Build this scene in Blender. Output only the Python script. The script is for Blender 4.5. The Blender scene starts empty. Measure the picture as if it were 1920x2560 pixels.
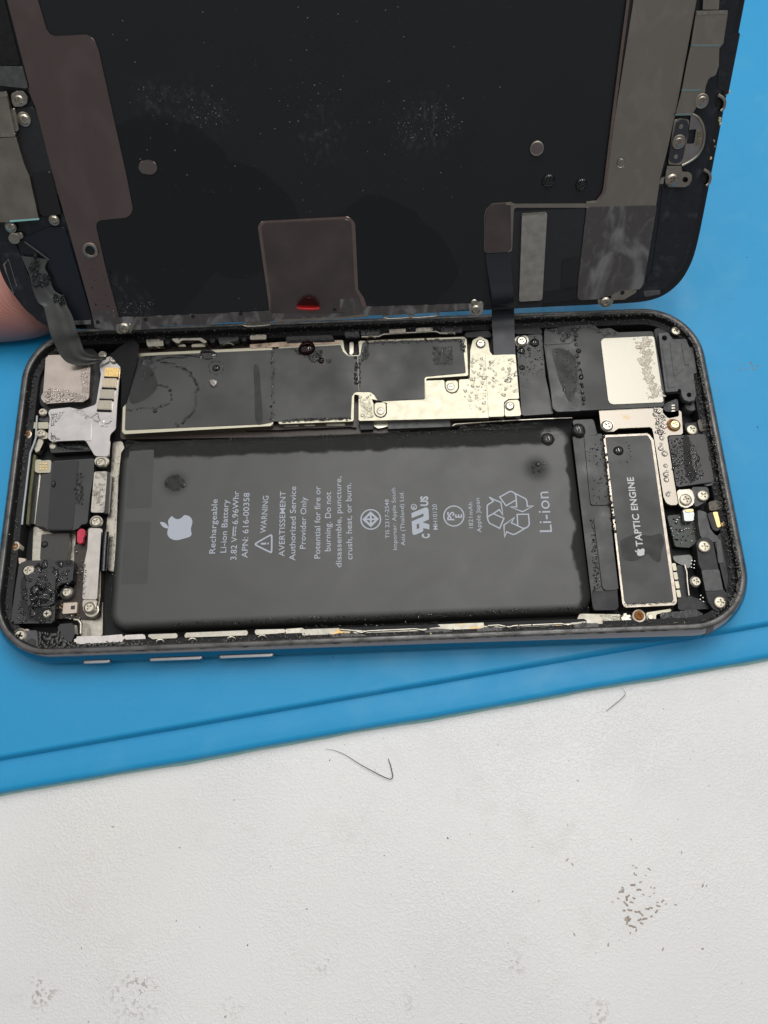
import bpy, bmesh, math, random
import numpy as np
from mathutils import Vector, Matrix
R = math.radians
rng = random.Random(7)
scn = bpy.context.scene
scn.unit_settings.scale_length = 0.01          # one Blender unit is one centimetre
col = scn.collection

# ------------------------------------------------------------------ camera
CAM_POS = np.array([0.1910208, -5.98325547, 14.92783868])
CAM_ROT = (R(19.55006951), R(0.37309649), R(-2.17478964))
F_PX = 2000.0
cam = bpy.data.cameras.new('camera')
cam.sensor_fit = 'VERTICAL'
cam.sensor_height = 36.0
cam.sensor_width = 27.0
cam.lens = F_PX / 2560 * 36.0
cam.clip_start = 0.1
cam.clip_end = 1000
cam.dof.use_dof = True
cam.dof.focus_distance = 15.0
cam.dof.aperture_fstop = 0.55
cam_ob = bpy.data.objects.new('camera', cam)
cam_ob.location = CAM_POS.tolist()
cam_ob.rotation_euler = CAM_ROT
col.objects.link(cam_ob)
scn.camera = cam_ob

# ------------------------------------------------------------------ light: a room with ceiling tubes
w = bpy.data.worlds.new('World')
scn.world = w
w.use_nodes = True
bg = w.node_tree.nodes['Background']
bg.inputs[0].default_value = (0.95, 0.97, 1.0, 1)
bg.inputs[1].default_value = 0.19


def area(name, loc, sx, sy, radiance, color=(1, 1, 1), rot=(0, 0, 0)):
    l = bpy.data.lights.new(name, 'AREA')
    l.shape = 'RECTANGLE'
    l.size, l.size_y = sx, sy
    l.energy = radiance * math.pi * sx * sy
    l.color = color
    o = bpy.data.objects.new(name, l)
    o.location = loc
    o.rotation_euler = rot
    col.objects.link(o)
    return o


LK = .45                                        # the fixtures hang over the bench, a little to the right and behind
area('ceiling_light', (14, 56, 105), 210, 175, 1.0, (1.0, 0.985, 0.955))
area('tube_lamp', (2, 72 * LK, 150 * LK), 8 * LK, 100 * LK, 17.0, (1.0, 0.985, 0.96))
area('tube_lamp', (48 * LK + 2, 72 * LK, 150 * LK), 8 * LK, 100 * LK, 17.0, (1.0, 0.985, 0.96))
area('tube_lamp', (24 * LK + 2, 78 * LK, 149 * LK), 38 * LK, 7 * LK, 14.0, (1.0, 0.985, 0.96))
area('tube_lamp', (34 * LK + 2, -8 * LK, 150 * LK), 50 * LK, 8 * LK, 11.0, (1.0, 0.985, 0.96))

vs = scn.view_settings
vs.view_transform = 'Standard'
vs.look = 'None'
vs.exposure = 0.0
vs.gamma = 1.0

# ------------------------------------------------------------------ survey: traced points to places on real planes
def _rot(a):
    return np.array(Matrix.Rotation(a[2], 3, 'Z') @ Matrix.Rotation(a[1], 3, 'Y') @ Matrix.Rotation(a[0], 3, 'X'))


MR = _rot(CAM_ROT)
FR = dict(a=(0, 820, 3.456), b=(0, 1040, 4.608), c=(0, 1290, 3.456), d=(280, 820, 3.456), e=(700, 820, 3.456),
          g=(1120, 780, 3.456), h=(1460, 780, 3.95), i=(1460, 1040, 3.95), j=(1460, 1300, 3.6065), k=(380, 1100, 3.19),
          l=(860, 1100, 2.6758), m=(200, 1480, 2.592), n=(760, 1460, 2.304), o=(0, 1600, 0.8641), p=(0, 0, 2.592),
          q=(640, 0, 2.592), r=(1280, 0, 2.592), s=(0, 440, 2.592), t=(640, 440, 2.592), u=(1280, 440, 2.592),
          v=(0, 0, 0.8641), w=(0, 160, 6.9125), x=(0, 500, 5.184), y=(1600, 200, 6.9125), z1=(330, 800, 5.184),
          z2=(860, 780, 4.1475), z3=(1680, 1140, 7.9), z4=(0, 1380, 5.53), z5=(1640, 1000, 7.541),
          z6=(1010, 1220, 15.8), z7=(1200, 1210, 10.369), z8=(890, 1260, 20.74), z9=(1560, 1330, 20.74),
          z10=(1100, 1250, 20.74), z11=(0, 540, 6.145), f=(700, 1700, 2.765), px=(0, 0, 1.0))
YAW, ROLL, TILT = R(-0.155), R(-0.568), R(52.979)
E1 = np.array([math.cos(YAW), math.sin(YAW), math.sin(ROLL)])
E1 /= np.linalg.norm(E1)
E2 = np.array([0, math.cos(TILT), math.sin(TILT)])
E2 -= E1 * (E1 @ E2)
E2 /= np.linalg.norm(E2)
E3 = np.cross(E1, E2)
ORG = np.array([-.1912, 3.2239, 1.0857])


class Ctx:
    """a local frame: traced point + height above its base plane -> local coordinates"""
    def __init__(s, o, e1, e2, e3):
        s.o, s.e1, s.e2, s.e3 = map(np.array, (o, e1, e2, e3))

    def pt(s, fr, p, h=0.0):
        ox, oy, sc = FR[fr]
        X, Y = ox + p[0] / sc, oy + p[1] / sc
        d = MR @ np.array([(X - 960) / F_PX, -(Y - 1280) / F_PX, -1])
        t = ((s.o + s.e3 * h - CAM_POS) @ s.e3) / (d @ s.e3)
        q = CAM_POS + t * d - s.o
        return (q @ s.e1, q @ s.e2)

    def pts(s, fr, ps, h=0.0):
        return [s.pt(fr, p, h) for p in ps]

    def world(s, a, b, h):
        return s.o + s.e1 * a + s.e2 * b + s.e3 * h


PH = Ctx((0, 0, 0), (1., 0, 0), (0, 1., 0), (0, 0, 1.))
SC = Ctx(ORG, E1, E2, E3)

# ------------------------------------------------------------------ materials
MATS = {}


def mat(name, color, rough=0.5, metal=0.0, spec=0.5, var=0.0, vscale=3.0, rvar=0.0, rscale=6.0, bump=0.0, bscale=40.0,
        bdist=0.01, color2=None, detail=4.0, thr=None, coat=0.0, stretch=None, rough2=None, rthr=None):
    if name in MATS:
        return MATS[name]
    m = bpy.data.materials.new(name)
    m.use_nodes = True
    nt = m.node_tree
    P = nt.nodes['Principled BSDF']
    P.inputs['Base Color'].default_value = (*color, 1)
    P.inputs['Roughness'].default_value = rough
    P.inputs['Metallic'].default_value = metal
    P.inputs['Specular IOR Level'].default_value = spec
    P.inputs['Coat Weight'].default_value = coat
    tc = nt.nodes.new('ShaderNodeTexCoord')
    vec = tc.outputs['Object']
    if stretch:
        mp = nt.nodes.new('ShaderNodeMapping')
        mp.inputs['Scale'].default_value = stretch
        nt.links.new(vec, mp.inputs['Vector'])
        vec = mp.outputs[0]

    def noise(sc, det=4.0):
        n = nt.nodes.new('ShaderNodeTexNoise')
        n.inputs['Scale'].default_value = sc
        n.inputs['Detail'].default_value = det
        nt.links.new(vec, n.inputs['Vector'])
        return n.outputs['Fac']

    def ramp(src, a, b, c, d):
        r = nt.nodes.new('ShaderNodeMapRange')
        for k, vv in enumerate((a, b, c, d)):
            r.inputs[k + 1].default_value = vv
        nt.links.new(src, r.inputs[0])
        return r.outputs[0]
    if var or color2:
        f = noise(vscale, detail)
        mx = nt.nodes.new('ShaderNodeMix')
        mx.data_type = 'RGBA'
        lo, hi = thr if thr else (0.3, 0.7)
        nt.links.new(ramp(f, lo, hi, 0, 1), mx.inputs[0])
        c2 = color2 if color2 else tuple(c * (1 - var) for c in color)
        c1 = color if color2 else tuple(min(1, c * (1 + var)) for c in color)
        mx.inputs[6].default_value = (*c1, 1)
        mx.inputs[7].default_value = (*c2, 1)
        nt.links.new(mx.outputs[2], P.inputs['Base Color'])
    if rvar or rough2 is not None:
        f = noise(rscale, 5)
        if rough2 is not None:
            lo, hi = rthr if rthr else (.45, .6)
            nt.links.new(ramp(f, lo, hi, rough, rough2), P.inputs['Roughness'])
        else:
            nt.links.new(ramp(f, 0.3, 0.7, max(0.02, rough - rvar), min(1, rough + rvar)), P.inputs['Roughness'])
    if bump:
        b = nt.nodes.new('ShaderNodeBump')
        b.inputs['Strength'].default_value = bump
        b.inputs['Distance'].default_value = bdist
        nt.links.new(noise(bscale, 3), b.inputs['Height'])
        nt.links.new(b.outputs[0], P.inputs['Normal'])
    MATS[name] = m
    return m


film = mat('black_film', (.020, .0205, .0205), .52, spec=.75, rvar=.10, rscale=1.3, var=.18, vscale=1.2, bump=.05, bscale=60, bdist=.004)
film2 = mat('black_flex_film', (.014, .0145, .016), .36, spec=.48, rvar=.1, rscale=2.2, bump=.08, bscale=25, bdist=.004)
blackp = mat('black_plastic', (.022, .023, .026), .5, spec=.4, rvar=.1, rscale=8, bump=.2, bscale=90, bdist=.003)
greyp = mat('grey_plastic', (.075, .076, .078), .5, spec=.5, var=.25, vscale=9, rvar=.1, bump=.25, bscale=60, bdist=.004)
darkp = mat('dark_recess', (.012, .012, .013), .6, spec=.3, var=.3, vscale=12, bump=.3, bscale=40, bdist=.006)
wetblack = mat('wet_black_plastic', (.012, .012, .014), .16, spec=.6, rvar=.08, rscale=9, bump=.25, bscale=14, bdist=.01)
nickel = mat('nickel', (.46, .43, .37), .34, 1.0, var=.12, vscale=14, rvar=.1, rscale=18, bump=.12, bscale=60, bdist=.003)
screwm = mat('screw_nickel', (.54, .50, .42), .32, 1.0, var=.15, vscale=30, rvar=.1, rscale=30)
screwp = mat('pale_screw_metal', (.56, .52, .42), .44, 1.0, var=.1, vscale=20, rvar=.1)
gold_steel = mat('yellow_tinted_steel', (.45, .425, .335), .44, 1.0, var=.03, vscale=5, rvar=.04, rscale=6, bump=.04, bscale=70, bdist=.003)
polish = mat('polished_steel', (.47, .445, .44), .2, 1.0, var=.1, vscale=3, rvar=.07, rscale=3, bump=.15, bscale=2.4, bdist=.03)
pinksteel = mat('rose_tinted_steel', (.41, .355, .32), .24, 1.0, var=.08, vscale=3, rvar=.08, rscale=5, bump=.05, bscale=5, bdist=.02)
graphite = mat('graphite_steel', (.30, .255, .24), .34, 1.0, var=.1, vscale=1.2, rvar=.07, rscale=2, bump=.05, bscale=30, bdist=.003)
graph_edge = mat('graphite_edge', (.34, .26, .23), .3, 1.0, var=.1, vscale=6)
taupe = mat('taupe_steel', (.42, .375, .32), .33, 1.0, var=.12, vscale=2.5, rvar=.1, rscale=4, bump=.08, bscale=20, bdist=.004)
goldm = mat('gold_contact', (.80, .58, .26), .3, 1.0, var=.15, vscale=20)
rimm = mat('grey_anodised_rim', (.11, .108, .106), .34, .7, color2=(.05, .05, .05), thr=(.42, .72), vscale=4, rvar=.12, rscale=9, bump=.12, bscale=60, bdist=.002)
sidem = mat('space_grey_side', (.19, .20, .225), .12, 1.0, rvar=.05, rscale=4)
glassb = mat('black_glass', (.008, .009, .012), .07, spec=.6, rvar=.04, rscale=3)
lcd = mat('black_backing_film', (.017, .018, .020), .34, spec=.45, rvar=.07, rscale=.7, var=.25, vscale=.6, bump=.04, bscale=80, bdist=.003)
frame_b = mat('dusty_black_frame', (.012, .014, .019), .3, spec=.5, color2=(.05, .055, .065), vscale=5, thr=(.56, .85), rvar=.12, rscale=6, bump=.2, bscale=20, bdist=.005)
ink = mat('printed_ink', (.44, .475, .54), .55, spec=.3)
inkw = mat('pale_ink', (.62, .63, .62), .55, spec=.3)
redst = mat('red_sticker', (.55, .045, .085), .5, spec=.3, var=.15, vscale=20)
pcb = mat('brown_circuit_board', (.035, .022, .017), .4, spec=.5, var=.4, vscale=25)
pcbg = mat('dark_green_circuit_board', (.022, .03, .022), .35, spec=.5, var=.5, vscale=30)
solder = mat('solder', (.75, .74, .70), .3, 1.0)
chipm = mat('beige_component', (.60, .50, .42), .45, .3, var=.1, vscale=20)
rust = mat('rust', (.30, .09, .025), .75, .2, spec=.3, color2=(.52, .27, .08), vscale=22, thr=(.4, .65), bump=.8, bscale=40, bdist=.015)
rustmetal = mat('rust_stained_steel', (.40, .365, .315), .42, 1.0, color2=(.40, .27, .13), vscale=2.2, thr=(.62, .74), bump=.2, bscale=40, bdist=.004)
corr = mat('white_corrosion', (.62, .58, .49), .38, .2, spec=.6, color2=(.42, .34, .22), vscale=14, thr=(.5, .75), bump=.6, bscale=22, bdist=.02)
gunk = mat('adhesive_residue', (.085, .085, .08), .45, spec=.5, color2=(.27, .25, .2), vscale=16, thr=(.5, .72), bump=.8, bscale=40, bdist=.01)
gunkd = mat('dark_adhesive_residue', (.05, .05, .05), .35, spec=.6, color2=(.15, .145, .135), vscale=14, thr=(.5, .75), bump=.8, bscale=35, bdist=.012)
dustm = mat('white_dust', (.24, .24, .235), .8, spec=.2)
dirt = mat('dark_dirt', (.035, .03, .027), .8, spec=.2)
limegrime = mat('yellow_grime', (.62, .56, .33), .7, spec=.3, var=.2, vscale=20)
clear_strip = mat('pale_gasket', (.42, .46, .47), .35, spec=.5)
olive = mat('olive_strip', (.17, .17, .09), .4, spec=.5, var=.2, vscale=5)
hairm = mat('dark_hair', (.045, .03, .025), .5, spec=.3)
flakem = mat('crumpled_foil', (.60, .55, .52), .35, .8, bump=.5, bscale=30, bdist=.02)
teal = mat('pale_teal_rubber', (.30, .60, .60), .5, spec=.4, var=.12, vscale=3)


def glassy(name, color, ior=1.33, rough=0.0):
    m = bpy.data.materials.new(name)
    m.use_nodes = True
    P = m.node_tree.nodes['Principled BSDF']
    P.inputs['Base Color'].default_value = (*color, 1)
    P.inputs['Transmission Weight'].default_value = 1
    P.inputs['Roughness'].default_value = rough
    P.inputs['IOR'].default_value = ior
    MATS[name] = m
    return m


water = glassy('water', (1, 1, 1), 1.5)
redwater = glassy('red_liquid', (.42, .015, .02))


class NT:
    def __init__(s, name):
        s.m = bpy.data.materials.new(name)
        s.m.use_nodes = True
        s.t = s.m.node_tree
        s.P = s.t.nodes['Principled BSDF']
        s.tc = s.t.nodes.new('ShaderNodeTexCoord').outputs['Object']
        MATS[name] = s.m

    def n(s, typ, ins=None, out=0, **props):
        nd = s.t.nodes.new(typ)
        for k, v in props.items():
            setattr(nd, k, v)
        for k, v in (ins or {}).items():
            if isinstance(v, bpy.types.NodeSocket):
                s.t.links.new(v, nd.inputs[k])
            else:
                nd.inputs[k].default_value = v
        return nd.outputs[out]

    def noise(s, sc, det=3., vec=None, dist=0.):
        return s.n('ShaderNodeTexNoise', {'Vector': vec or s.tc, 'Scale': sc, 'Detail': det, 'Distortion': dist})

    def rng(s, v, a, b, c=0., d=1., smooth=True):
        return s.n('ShaderNodeMapRange', {0: v, 1: a, 2: b, 3: c, 4: d}, interpolation_type='SMOOTHSTEP' if smooth else 'LINEAR')

    def math(s, op, a, b=0.):
        return s.n('ShaderNodeMath', {0: a, 1: b}, operation=op)

    def mix(s, f, a, b):
        return s.n('ShaderNodeMix', {0: f, 6: a if not isinstance(a, tuple) else (*a, 1), 7: b if not isinstance(b, tuple) else (*b, 1)}, 2, data_type='RGBA')

    def near(s, c, r0, r1):
        d = s.n('ShaderNodeVectorMath', {0: s.tc, 1: (c[0], c[1], c[2] if len(c) > 2 else 0)}, 1, operation='DISTANCE')
        return s.rng(d, r0, r1, 1, 0)

    def xyz(s):
        nd = s.t.nodes.new('ShaderNodeSeparateXYZ')
        s.t.links.new(s.tc, nd.inputs[0])
        return nd.outputs

    def to(s, v, name):
        s.t.links.new(v, s.P.inputs[name])

    def bump(s, h, st, dist, prev=None):
        ins = {'Strength': st, 'Distance': dist, 'Height': h}
        if prev:
            ins['Normal'] = prev
        return s.n('ShaderNodeBump', ins)


Z_T = -0.36        # table height below the mat's top


# table laminate: worm-like embossing, brown wear caught in the grooves
def make_table_mat():
    T = NT('embossed_white_laminate')
    w1 = T.noise(13.5, 1.2, dist=.35)
    ridge = T.math('SUBTRACT', 1.0, T.math('MULTIPLY', T.math('ABSOLUTE', T.math('SUBTRACT', w1, .5)), 2.0))
    seg = T.rng(T.noise(22, 1), .36, .55)
    r1 = T.math('MULTIPLY', T.rng(ridge, .78, .99), seg)
    T.to(T.bump(T.noise(50, 2), .05, .006, T.bump(r1, T.rng(T.noise(.5, 2), .3, .7, .28, .5), .011)), 'Normal')
    base = T.mix(T.rng(T.noise(.22, 3), .35, .65), (.835, .83, .82), (.80, .79, .785))
    base = T.mix(T.math('MULTIPLY', T.rng(T.noise(1.3, 6, dist=1.5), .55, .8), .25), base, (.68, .65, .62))
    yel = T.near((*PH.pt('v', (230, 1800), Z_T), Z_T), .2, 2.6)
    base = T.mix(T.math('MULTIPLY', yel, .2), base, (.80, .76, .66))
    groove = T.rng(T.noise(13.5, 1.2, dist=.35), .545, .565)
    brk = T.rng(T.noise(3.2, 3), .44, .52)
    msk = None
    for (fx, fy, r, st) in ((290, 2150, 1.3, .62), (90, 2140, .9, .6), (700, 2080, .9, .5), (1110, 2080, .8, .52), (1290, 2190, .8, .55), (880, 2170, .8, .5), (500, 2170, .8, .5)):
        st = st * .5
        nr = T.math('MULTIPLY', T.near((*PH.pt('v', (fx, fy), Z_T), Z_T), 0, r), st)
        msk = nr if msk is None else T.math('MAXIMUM', msk, nr)
    stain = T.math('MULTIPLY', T.math('MULTIPLY', T.math('MULTIPLY', groove, T.rng(msk, .16, .42)), brk), T.rng(T.noise(3, 3), .35, .6, .5, 1.0))
    speck = T.rng(T.noise(11, 2), .735, .77)
    stain = T.math('MAXIMUM', stain, T.math('MULTIPLY', speck, .55))
    T.to(T.mix(stain, base, (.19, .12, .08)), 'Base Color')
    T.to(T.rng(T.noise(.8, 5, dist=1.), .35, .7, .30, .48), 'Roughness')
    T.P.inputs['Specular IOR Level'].default_value = .5
    return T.m


def make_mat_mat():
    T = NT('blue_silicone')
    big = T.noise(.18, 2)
    c = T.mix(big, (.014, .305, .605), (.018, .335, .66))
    sm = T.rng(T.noise(.8, 7, dist=1.2), .5, .8)
    c = T.mix(T.math('MULTIPLY', sm, .30), c, (.085, .39, .63))
    c = T.mix(T.math('MULTIPLY', T.rng(T.noise(5, 6, dist=1.5), .58, .8), .25), c, (.012, .24, .47))
    sp = T.rng(T.noise(17, 2), .75, .78)
    c = T.mix(T.math('MULTIPLY', sp, .6), c, (.02, .1, .2))
    T.to(c, 'Base Color')
    T.to(T.rng(T.noise(.9, 5, dist=1.), .35, .7, .36, .5), 'Roughness')
    T.P.inputs['Specular IOR Level'].default_value = .4
    scr_ = T.n('ShaderNodeVectorMath', {0: T.tc, 1: (1.0, 14.0, 1)}, operation='MULTIPLY')
    T.to(T.bump(T.noise(34, 5), .3, .007, T.bump(T.rng(T.noise(1.6, 4, scr_, .8), .66, .72), .12, .006, T.bump(T.noise(2.2, 4, dist=.5), .1, .03))), 'Normal')
    return T.m


# battery wrapper: dry satin film; a belt of fine condensation along its edges dulls the film
def make_batt_mat():
    T = NT('battery_wrapper')
    X = T.xyz()
    nz = T.math('SUBTRACT', T.noise(1.5, 4), .5)
    yy = T.math('ADD', X[1], T.math('MULTIPLY', T.math('SUBTRACT', T.noise(3.0, 5), .5), .22))
    top = T.rng(yy, .38, .50)
    xx = T.math('ADD', X[0], T.math('MULTIPLY', nz, .45))
    rt = T.rng(xx, 3.80, 3.92)
    blob = T.math('MAXIMUM', T.near((*PH.pt('l', (1290, 190), .5), .5), .08, .42), T.near((*PH.pt('k', (185, 345), .5), .5), .08, .38))
    damp = T.math('MAXIMUM', T.math('MAXIMUM', top, rt), T.math('MULTIPLY', blob, .6))
    dry = T.near((*PH.pt('g', (930, 1060), .5), .5), .22, .34)
    damp = T.math('MULTIPLY', damp, T.math('SUBTRACT', 1, dry))
    wipe = T.rng(T.noise(2.2, 5, dist=1.2), .58, .75)
    T.to(T.mix(T.math('MULTIPLY', wipe, .10), (.022, .0225, .0215), (.07, .07, .07)), 'Base Color')
    T.to(T.math('ADD', T.rng(damp, 0, 1, .50, .62), T.math('MULTIPLY', T.math('SUBTRACT', T.noise(1.1, 5, dist=.8), .5), .14)), 'Roughness')
    T.to(T.rng(damp, 0, 1, .92, .14), 'Specular IOR Level')
    T.to(T.bump(T.noise(90, 2), T.rng(damp, 0, 1, .03, .5), .004), 'Normal')
    return T.m


# stained metal plate with dried milky swirls of water residue
def make_swirl_mat(name, base, amount, metal=1.0, rough=.34, scale=1.1):
    T = NT(name)
    v = T.n('ShaderNodeVectorMath', {0: T.tc, 1: (1.0, .55, 1)}, operation='MULTIPLY')
    s1 = T.rng(T.noise(scale, 5, v, 2.2), .47, .68)
    fine = T.rng(T.noise(scale * 5, 4, v, 1.5), .5, .75)
    f = T.math('MULTIPLY', T.math('ADD', T.math('MULTIPLY', s1, .8), T.math('MULTIPLY', fine, .3)), amount)
    T.to(T.mix(f, base, (.25, .255, .26)), 'Base Color')
    T.to(T.rng(f, 0, 1, metal, .1, False), 'Metallic')
    T.to(T.rng(f, 0, 1, rough, .62, False), 'Roughness')
    return T.m


def make_skin_mat():
    T = NT('skin')
    c = T.mix(T.noise(1.4, 4), (.47, .18, .145), (.57, .27, .215))
    c = T.mix(T.rng(T.noise(7, 3), .5, .75, 0, .35), c, (.50, .17, .12))
    T.to(c, 'Base Color')
    T.P.inputs['Roughness'].default_value = .5
    T.P.inputs['Subsurface Weight'].default_value = .15
    T.P.inputs['Subsurface Radius'].default_value = (.12, .05, .03)
    X = T.xyz()
    wv = T.n('ShaderNodeTexWave', {'Vector': T.tc, 'Scale': 7.0, 'Distortion': 2.5, 'Detail': 2.0, 'Detail Scale': .8}, 1, bands_direction='DIAGONAL')
    T.to(T.bump(wv, .35, .012), 'Normal')
    return T.m


table_m, mat_m, batt_m, skin_m = make_table_mat(), make_mat_mat(), make_batt_mat(), make_skin_mat()
swirl = make_swirl_mat('water_stained_plate', (.20, .185, .185), .8)
swirl_l = make_swirl_mat('lightly_stained_plate', (.235, .18, .17), .07, scale=.8)
taupe_st = make_swirl_mat('stained_taupe_plate', (.40, .355, .31), .10, scale=1.6)
bracket_st = make_swirl_mat('stained_bracket_plate', (.20, .18, .175), .75, scale=1.8)

# ------------------------------------------------------------------ object helpers
def link(o, parent=None):
    col.objects.link(o)
    if parent is not None:
        o.parent = parent
    return o


def tag(o, label=None, cat=None, group=None, kind=None):
    for k, v in (('label', label), ('category', cat), ('group', group), ('kind', kind)):
        if v:
            o[k] = v
    return o


def empty(name, label, cat, M=None, group=None):
    o = bpy.data.objects.new(name, None)
    o.empty_display_size = .5
    if M is not None:
        o.matrix_world = M
    link(o)
    return tag(o, label, cat, group)


def finish(bm, name, m, parent=None, smooth=40, recalc=True):
    if recalc:
        bmesh.ops.recalc_face_normals(bm, faces=bm.faces)
    me = bpy.data.meshes.new(name)
    bm.to_mesh(me)
    bm.free()
    return obj(name, me, m, parent, smooth)


def obj(name, me, m, parent=None, smooth=40):
    for mm in (m if isinstance(m, (list, tuple)) else [m]):
        if len(me.materials) < (len(m) if isinstance(m, (list, tuple)) else 1):
            me.materials.append(mm)
    if smooth:
        me.shade_smooth()
        if smooth < 180:
            me.set_sharp_from_angle(angle=R(smooth))
    return link(bpy.data.objects.new(name, me), parent)


def pydata(name, verts, faces, m, parent=None, smooth=180):
    me = bpy.data.meshes.new(name)
    me.from_pydata([tuple(map(float, v)) for v in verts], [], faces)
    me.update()
    return obj(name, me, m, parent, smooth)


def rounded(pts, r, n=4):
    out = []
    N = len(pts)
    for i in range(N):
        p0, p1, p2 = (np.array(pts[(i + k - 1) % N], float) for k in range(3))
        a, b = p0 - p1, p2 - p1
        la, lb = np.linalg.norm(a), np.linalg.norm(b)
        if la < 1e-6 or lb < 1e-6:
            continue
        a, b = a / la, b / lb
        cs = float(np.clip(a @ b, -1, 1))
        ang = math.acos(cs)
        if ang > R(165) or ang < R(8):
            out.append(tuple(p1))
            continue
        rr = r[i] if isinstance(r, (list, tuple)) else r
        d = min(rr / math.tan(ang / 2), .45 * la, .45 * lb)
        q0, q2 = p1 + a * d, p1 + b * d
        for k in range(n + 1):
            t = k / n
            out.append(tuple((1 - t) ** 2 * q0 + 2 * t * (1 - t) * p1 + t * t * q2))
    return out


def catmull(pts, n=6, closed=True):
    P = [np.array(p, float) for p in pts]
    N = len(P)
    out = []
    for i in range(N if closed else N - 1):
        p = [P[(i + k) % N] if closed else P[min(max(i + k, 0), N - 1)] for k in (-1, 0, 1, 2)]
        for k in range(n):
            t = k / n
            out.append(.5 * ((2 * p[1]) + (p[2] - p[0]) * t + (2 * p[0] - 5 * p[1] + 4 * p[2] - p[3]) * t * t + (3 * p[1] - p[0] - 3 * p[2] + p[3]) * t ** 3))
    if not closed:
        out.append(P[-1])
    return [tuple(o) for o in out]


def sarea(p):
    return sum(p[i][0] * p[(i + 1) % len(p)][1] - p[(i + 1) % len(p)][0] * p[i][1] for i in range(len(p))) / 2


def prism(bm, pts, z0, z1, bev=0.0, seg=2, holes=()):
    if sarea(pts) < 0:
        pts = pts[::-1]
    loops = [pts] + [h[::-1] if sarea(h) > 0 else h for h in holes]
    tops, tedges = [], []
    for lp in loops:
        vs = [bm.verts.new((x, y, z1)) for x, y in lp]
        tops.append(vs)
        es = []
        for k in range(len(vs)):
            es.append(bm.edges.new((vs[k], vs[(k + 1) % len(vs)])))
        tedges.append(es)
    if holes:
        bmesh.ops.triangle_fill(bm, use_beauty=True, use_dissolve=False, edges=[e for es in tedges for e in es], normal=(0, 0, 1))
    else:
        bm.faces.new(tops[0])
    for lp, vs in zip(loops, tops):
        lo = [bm.verts.new((x, y, z0)) for x, y in lp]
        n = len(lp)
        for k in range(n):
            bm.faces.new((vs[k], lo[k], lo[(k + 1) % n], vs[(k + 1) % n]))
    if bev > 0:
        bmesh.ops.bevel(bm, geom=[e for es in tedges for e in es if e.is_valid], offset=bev, segments=seg, affect='EDGES', profile=.5, clamp_overlap=True)


def slab(name, parent, ctx, fr, pts, h, th, m, r=0.0, bev=.012, seg=2, holes=(), local=False, smooth=40, label=None):
    """a plate or block: traced outline at its top height h, thickness th"""
    p2 = pts if local else ctx.pts(fr, pts, h)
    if r:
        p2 = rounded(p2, r)
    hs = []
    for hfr, hp, hr in holes:
        q = hp if hfr is None else ctx.pts(hfr, hp, h)
        hs.append(rounded(q, hr) if hr else q)
    bm = bmesh.new()
    prism(bm, p2, h - th, h, bev, seg, hs)
    o = finish(bm, name, m, parent, smooth, recalc=not hs)
    for p in o.data.polygons:
        if p.normal.z > .9995:
            p.use_smooth = False
    if label:
        o['label'] = label
    return o


def circle(c, r, n=20, sy=1.0):
    return [(c[0] + r * math.cos(2 * math.pi * k / n), c[1] + r * sy * math.sin(2 * math.pi * k / n)) for k in range(n)]


def disc(name, parent, ctx, fr, c, h, th, rad, m, bev=.01, n=22, hole=0.0, label=None):
    cc = ctx.pt(fr, c, h)
    rad, hole = rad * .74, hole * .74
    return slab(name, parent, ctx, None, circle(cc, rad, n), h, th, m, bev=bev, local=True,
                holes=[(None, circle(cc, hole, n), 0)] if hole else (), label=label)


_screw = {}


def screw_mesh(kind):
    """screw head with a cross recess, unit radius; kind: (flat, cross size, material)"""
    if kind in _screw:
        return _screw[kind]
    bm = bmesh.new()
    if kind == 'pan':
        c, w, dome = .50, .13, .16
    else:
        c, w, dome = .56, .15, .05
    n = 28
    cross = [(w, w), (w, c), (-w, c), (-w, w), (-c, w), (-c, -w), (-w, -w), (-w, -c), (w, -c), (w, -w), (c, -w), (c, w)]
    rim0 = [bm.verts.new((math.cos(2 * math.pi * k / n), math.sin(2 * math.pi * k / n), -.55)) for k in range(n)]
    rim1 = [bm.verts.new((math.cos(2 * math.pi * k / n), math.sin(2 * math.pi * k / n), -dome - .06)) for k in range(n)]
    rim2 = [bm.verts.new((.93 * math.cos(2 * math.pi * k / n), .93 * math.sin(2 * math.pi * k / n), -dome)) for k in range(n)]
    rim3 = [bm.verts.new((.70 * math.cos(2 * math.pi * k / n), .70 * math.sin(2 * math.pi * k / n), 0)) for k in range(n)]
    for A, B in ((rim0, rim1), (rim1, rim2), (rim2, rim3)):
        for k in range(n):
            bm.faces.new((A[k], A[(k + 1) % n], B[(k + 1) % n], B[k]))
    cv = [bm.verts.new((x, y, 0)) for x, y in cross]
    ed = [bm.edges.new((cv[k], cv[(k + 1) % 12])) for k in range(12)]
    ed += [bm.edges.get((rim3[k], rim3[(k + 1) % n])) for k in range(n)]
    bmesh.ops.triangle_fill(bm, use_beauty=True, edges=ed, normal=(0, 0, 1))
    lo = [bm.verts.new((x * .8, y * .8, -.30)) for x, y in cross]
    for k in range(12):
        bm.faces.new((cv[k], cv[(k + 1) % 12], lo[(k + 1) % 12], lo[k]))
    bm.faces.new(lo)
    me = bpy.data.meshes.new('screw')
    bm.to_mesh(me)
    bm.free()
    me.shade_smooth()
    me.set_sharp_from_angle(angle=R(30))
    _screw[kind] = me
    return me


_smesh = {}


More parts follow.
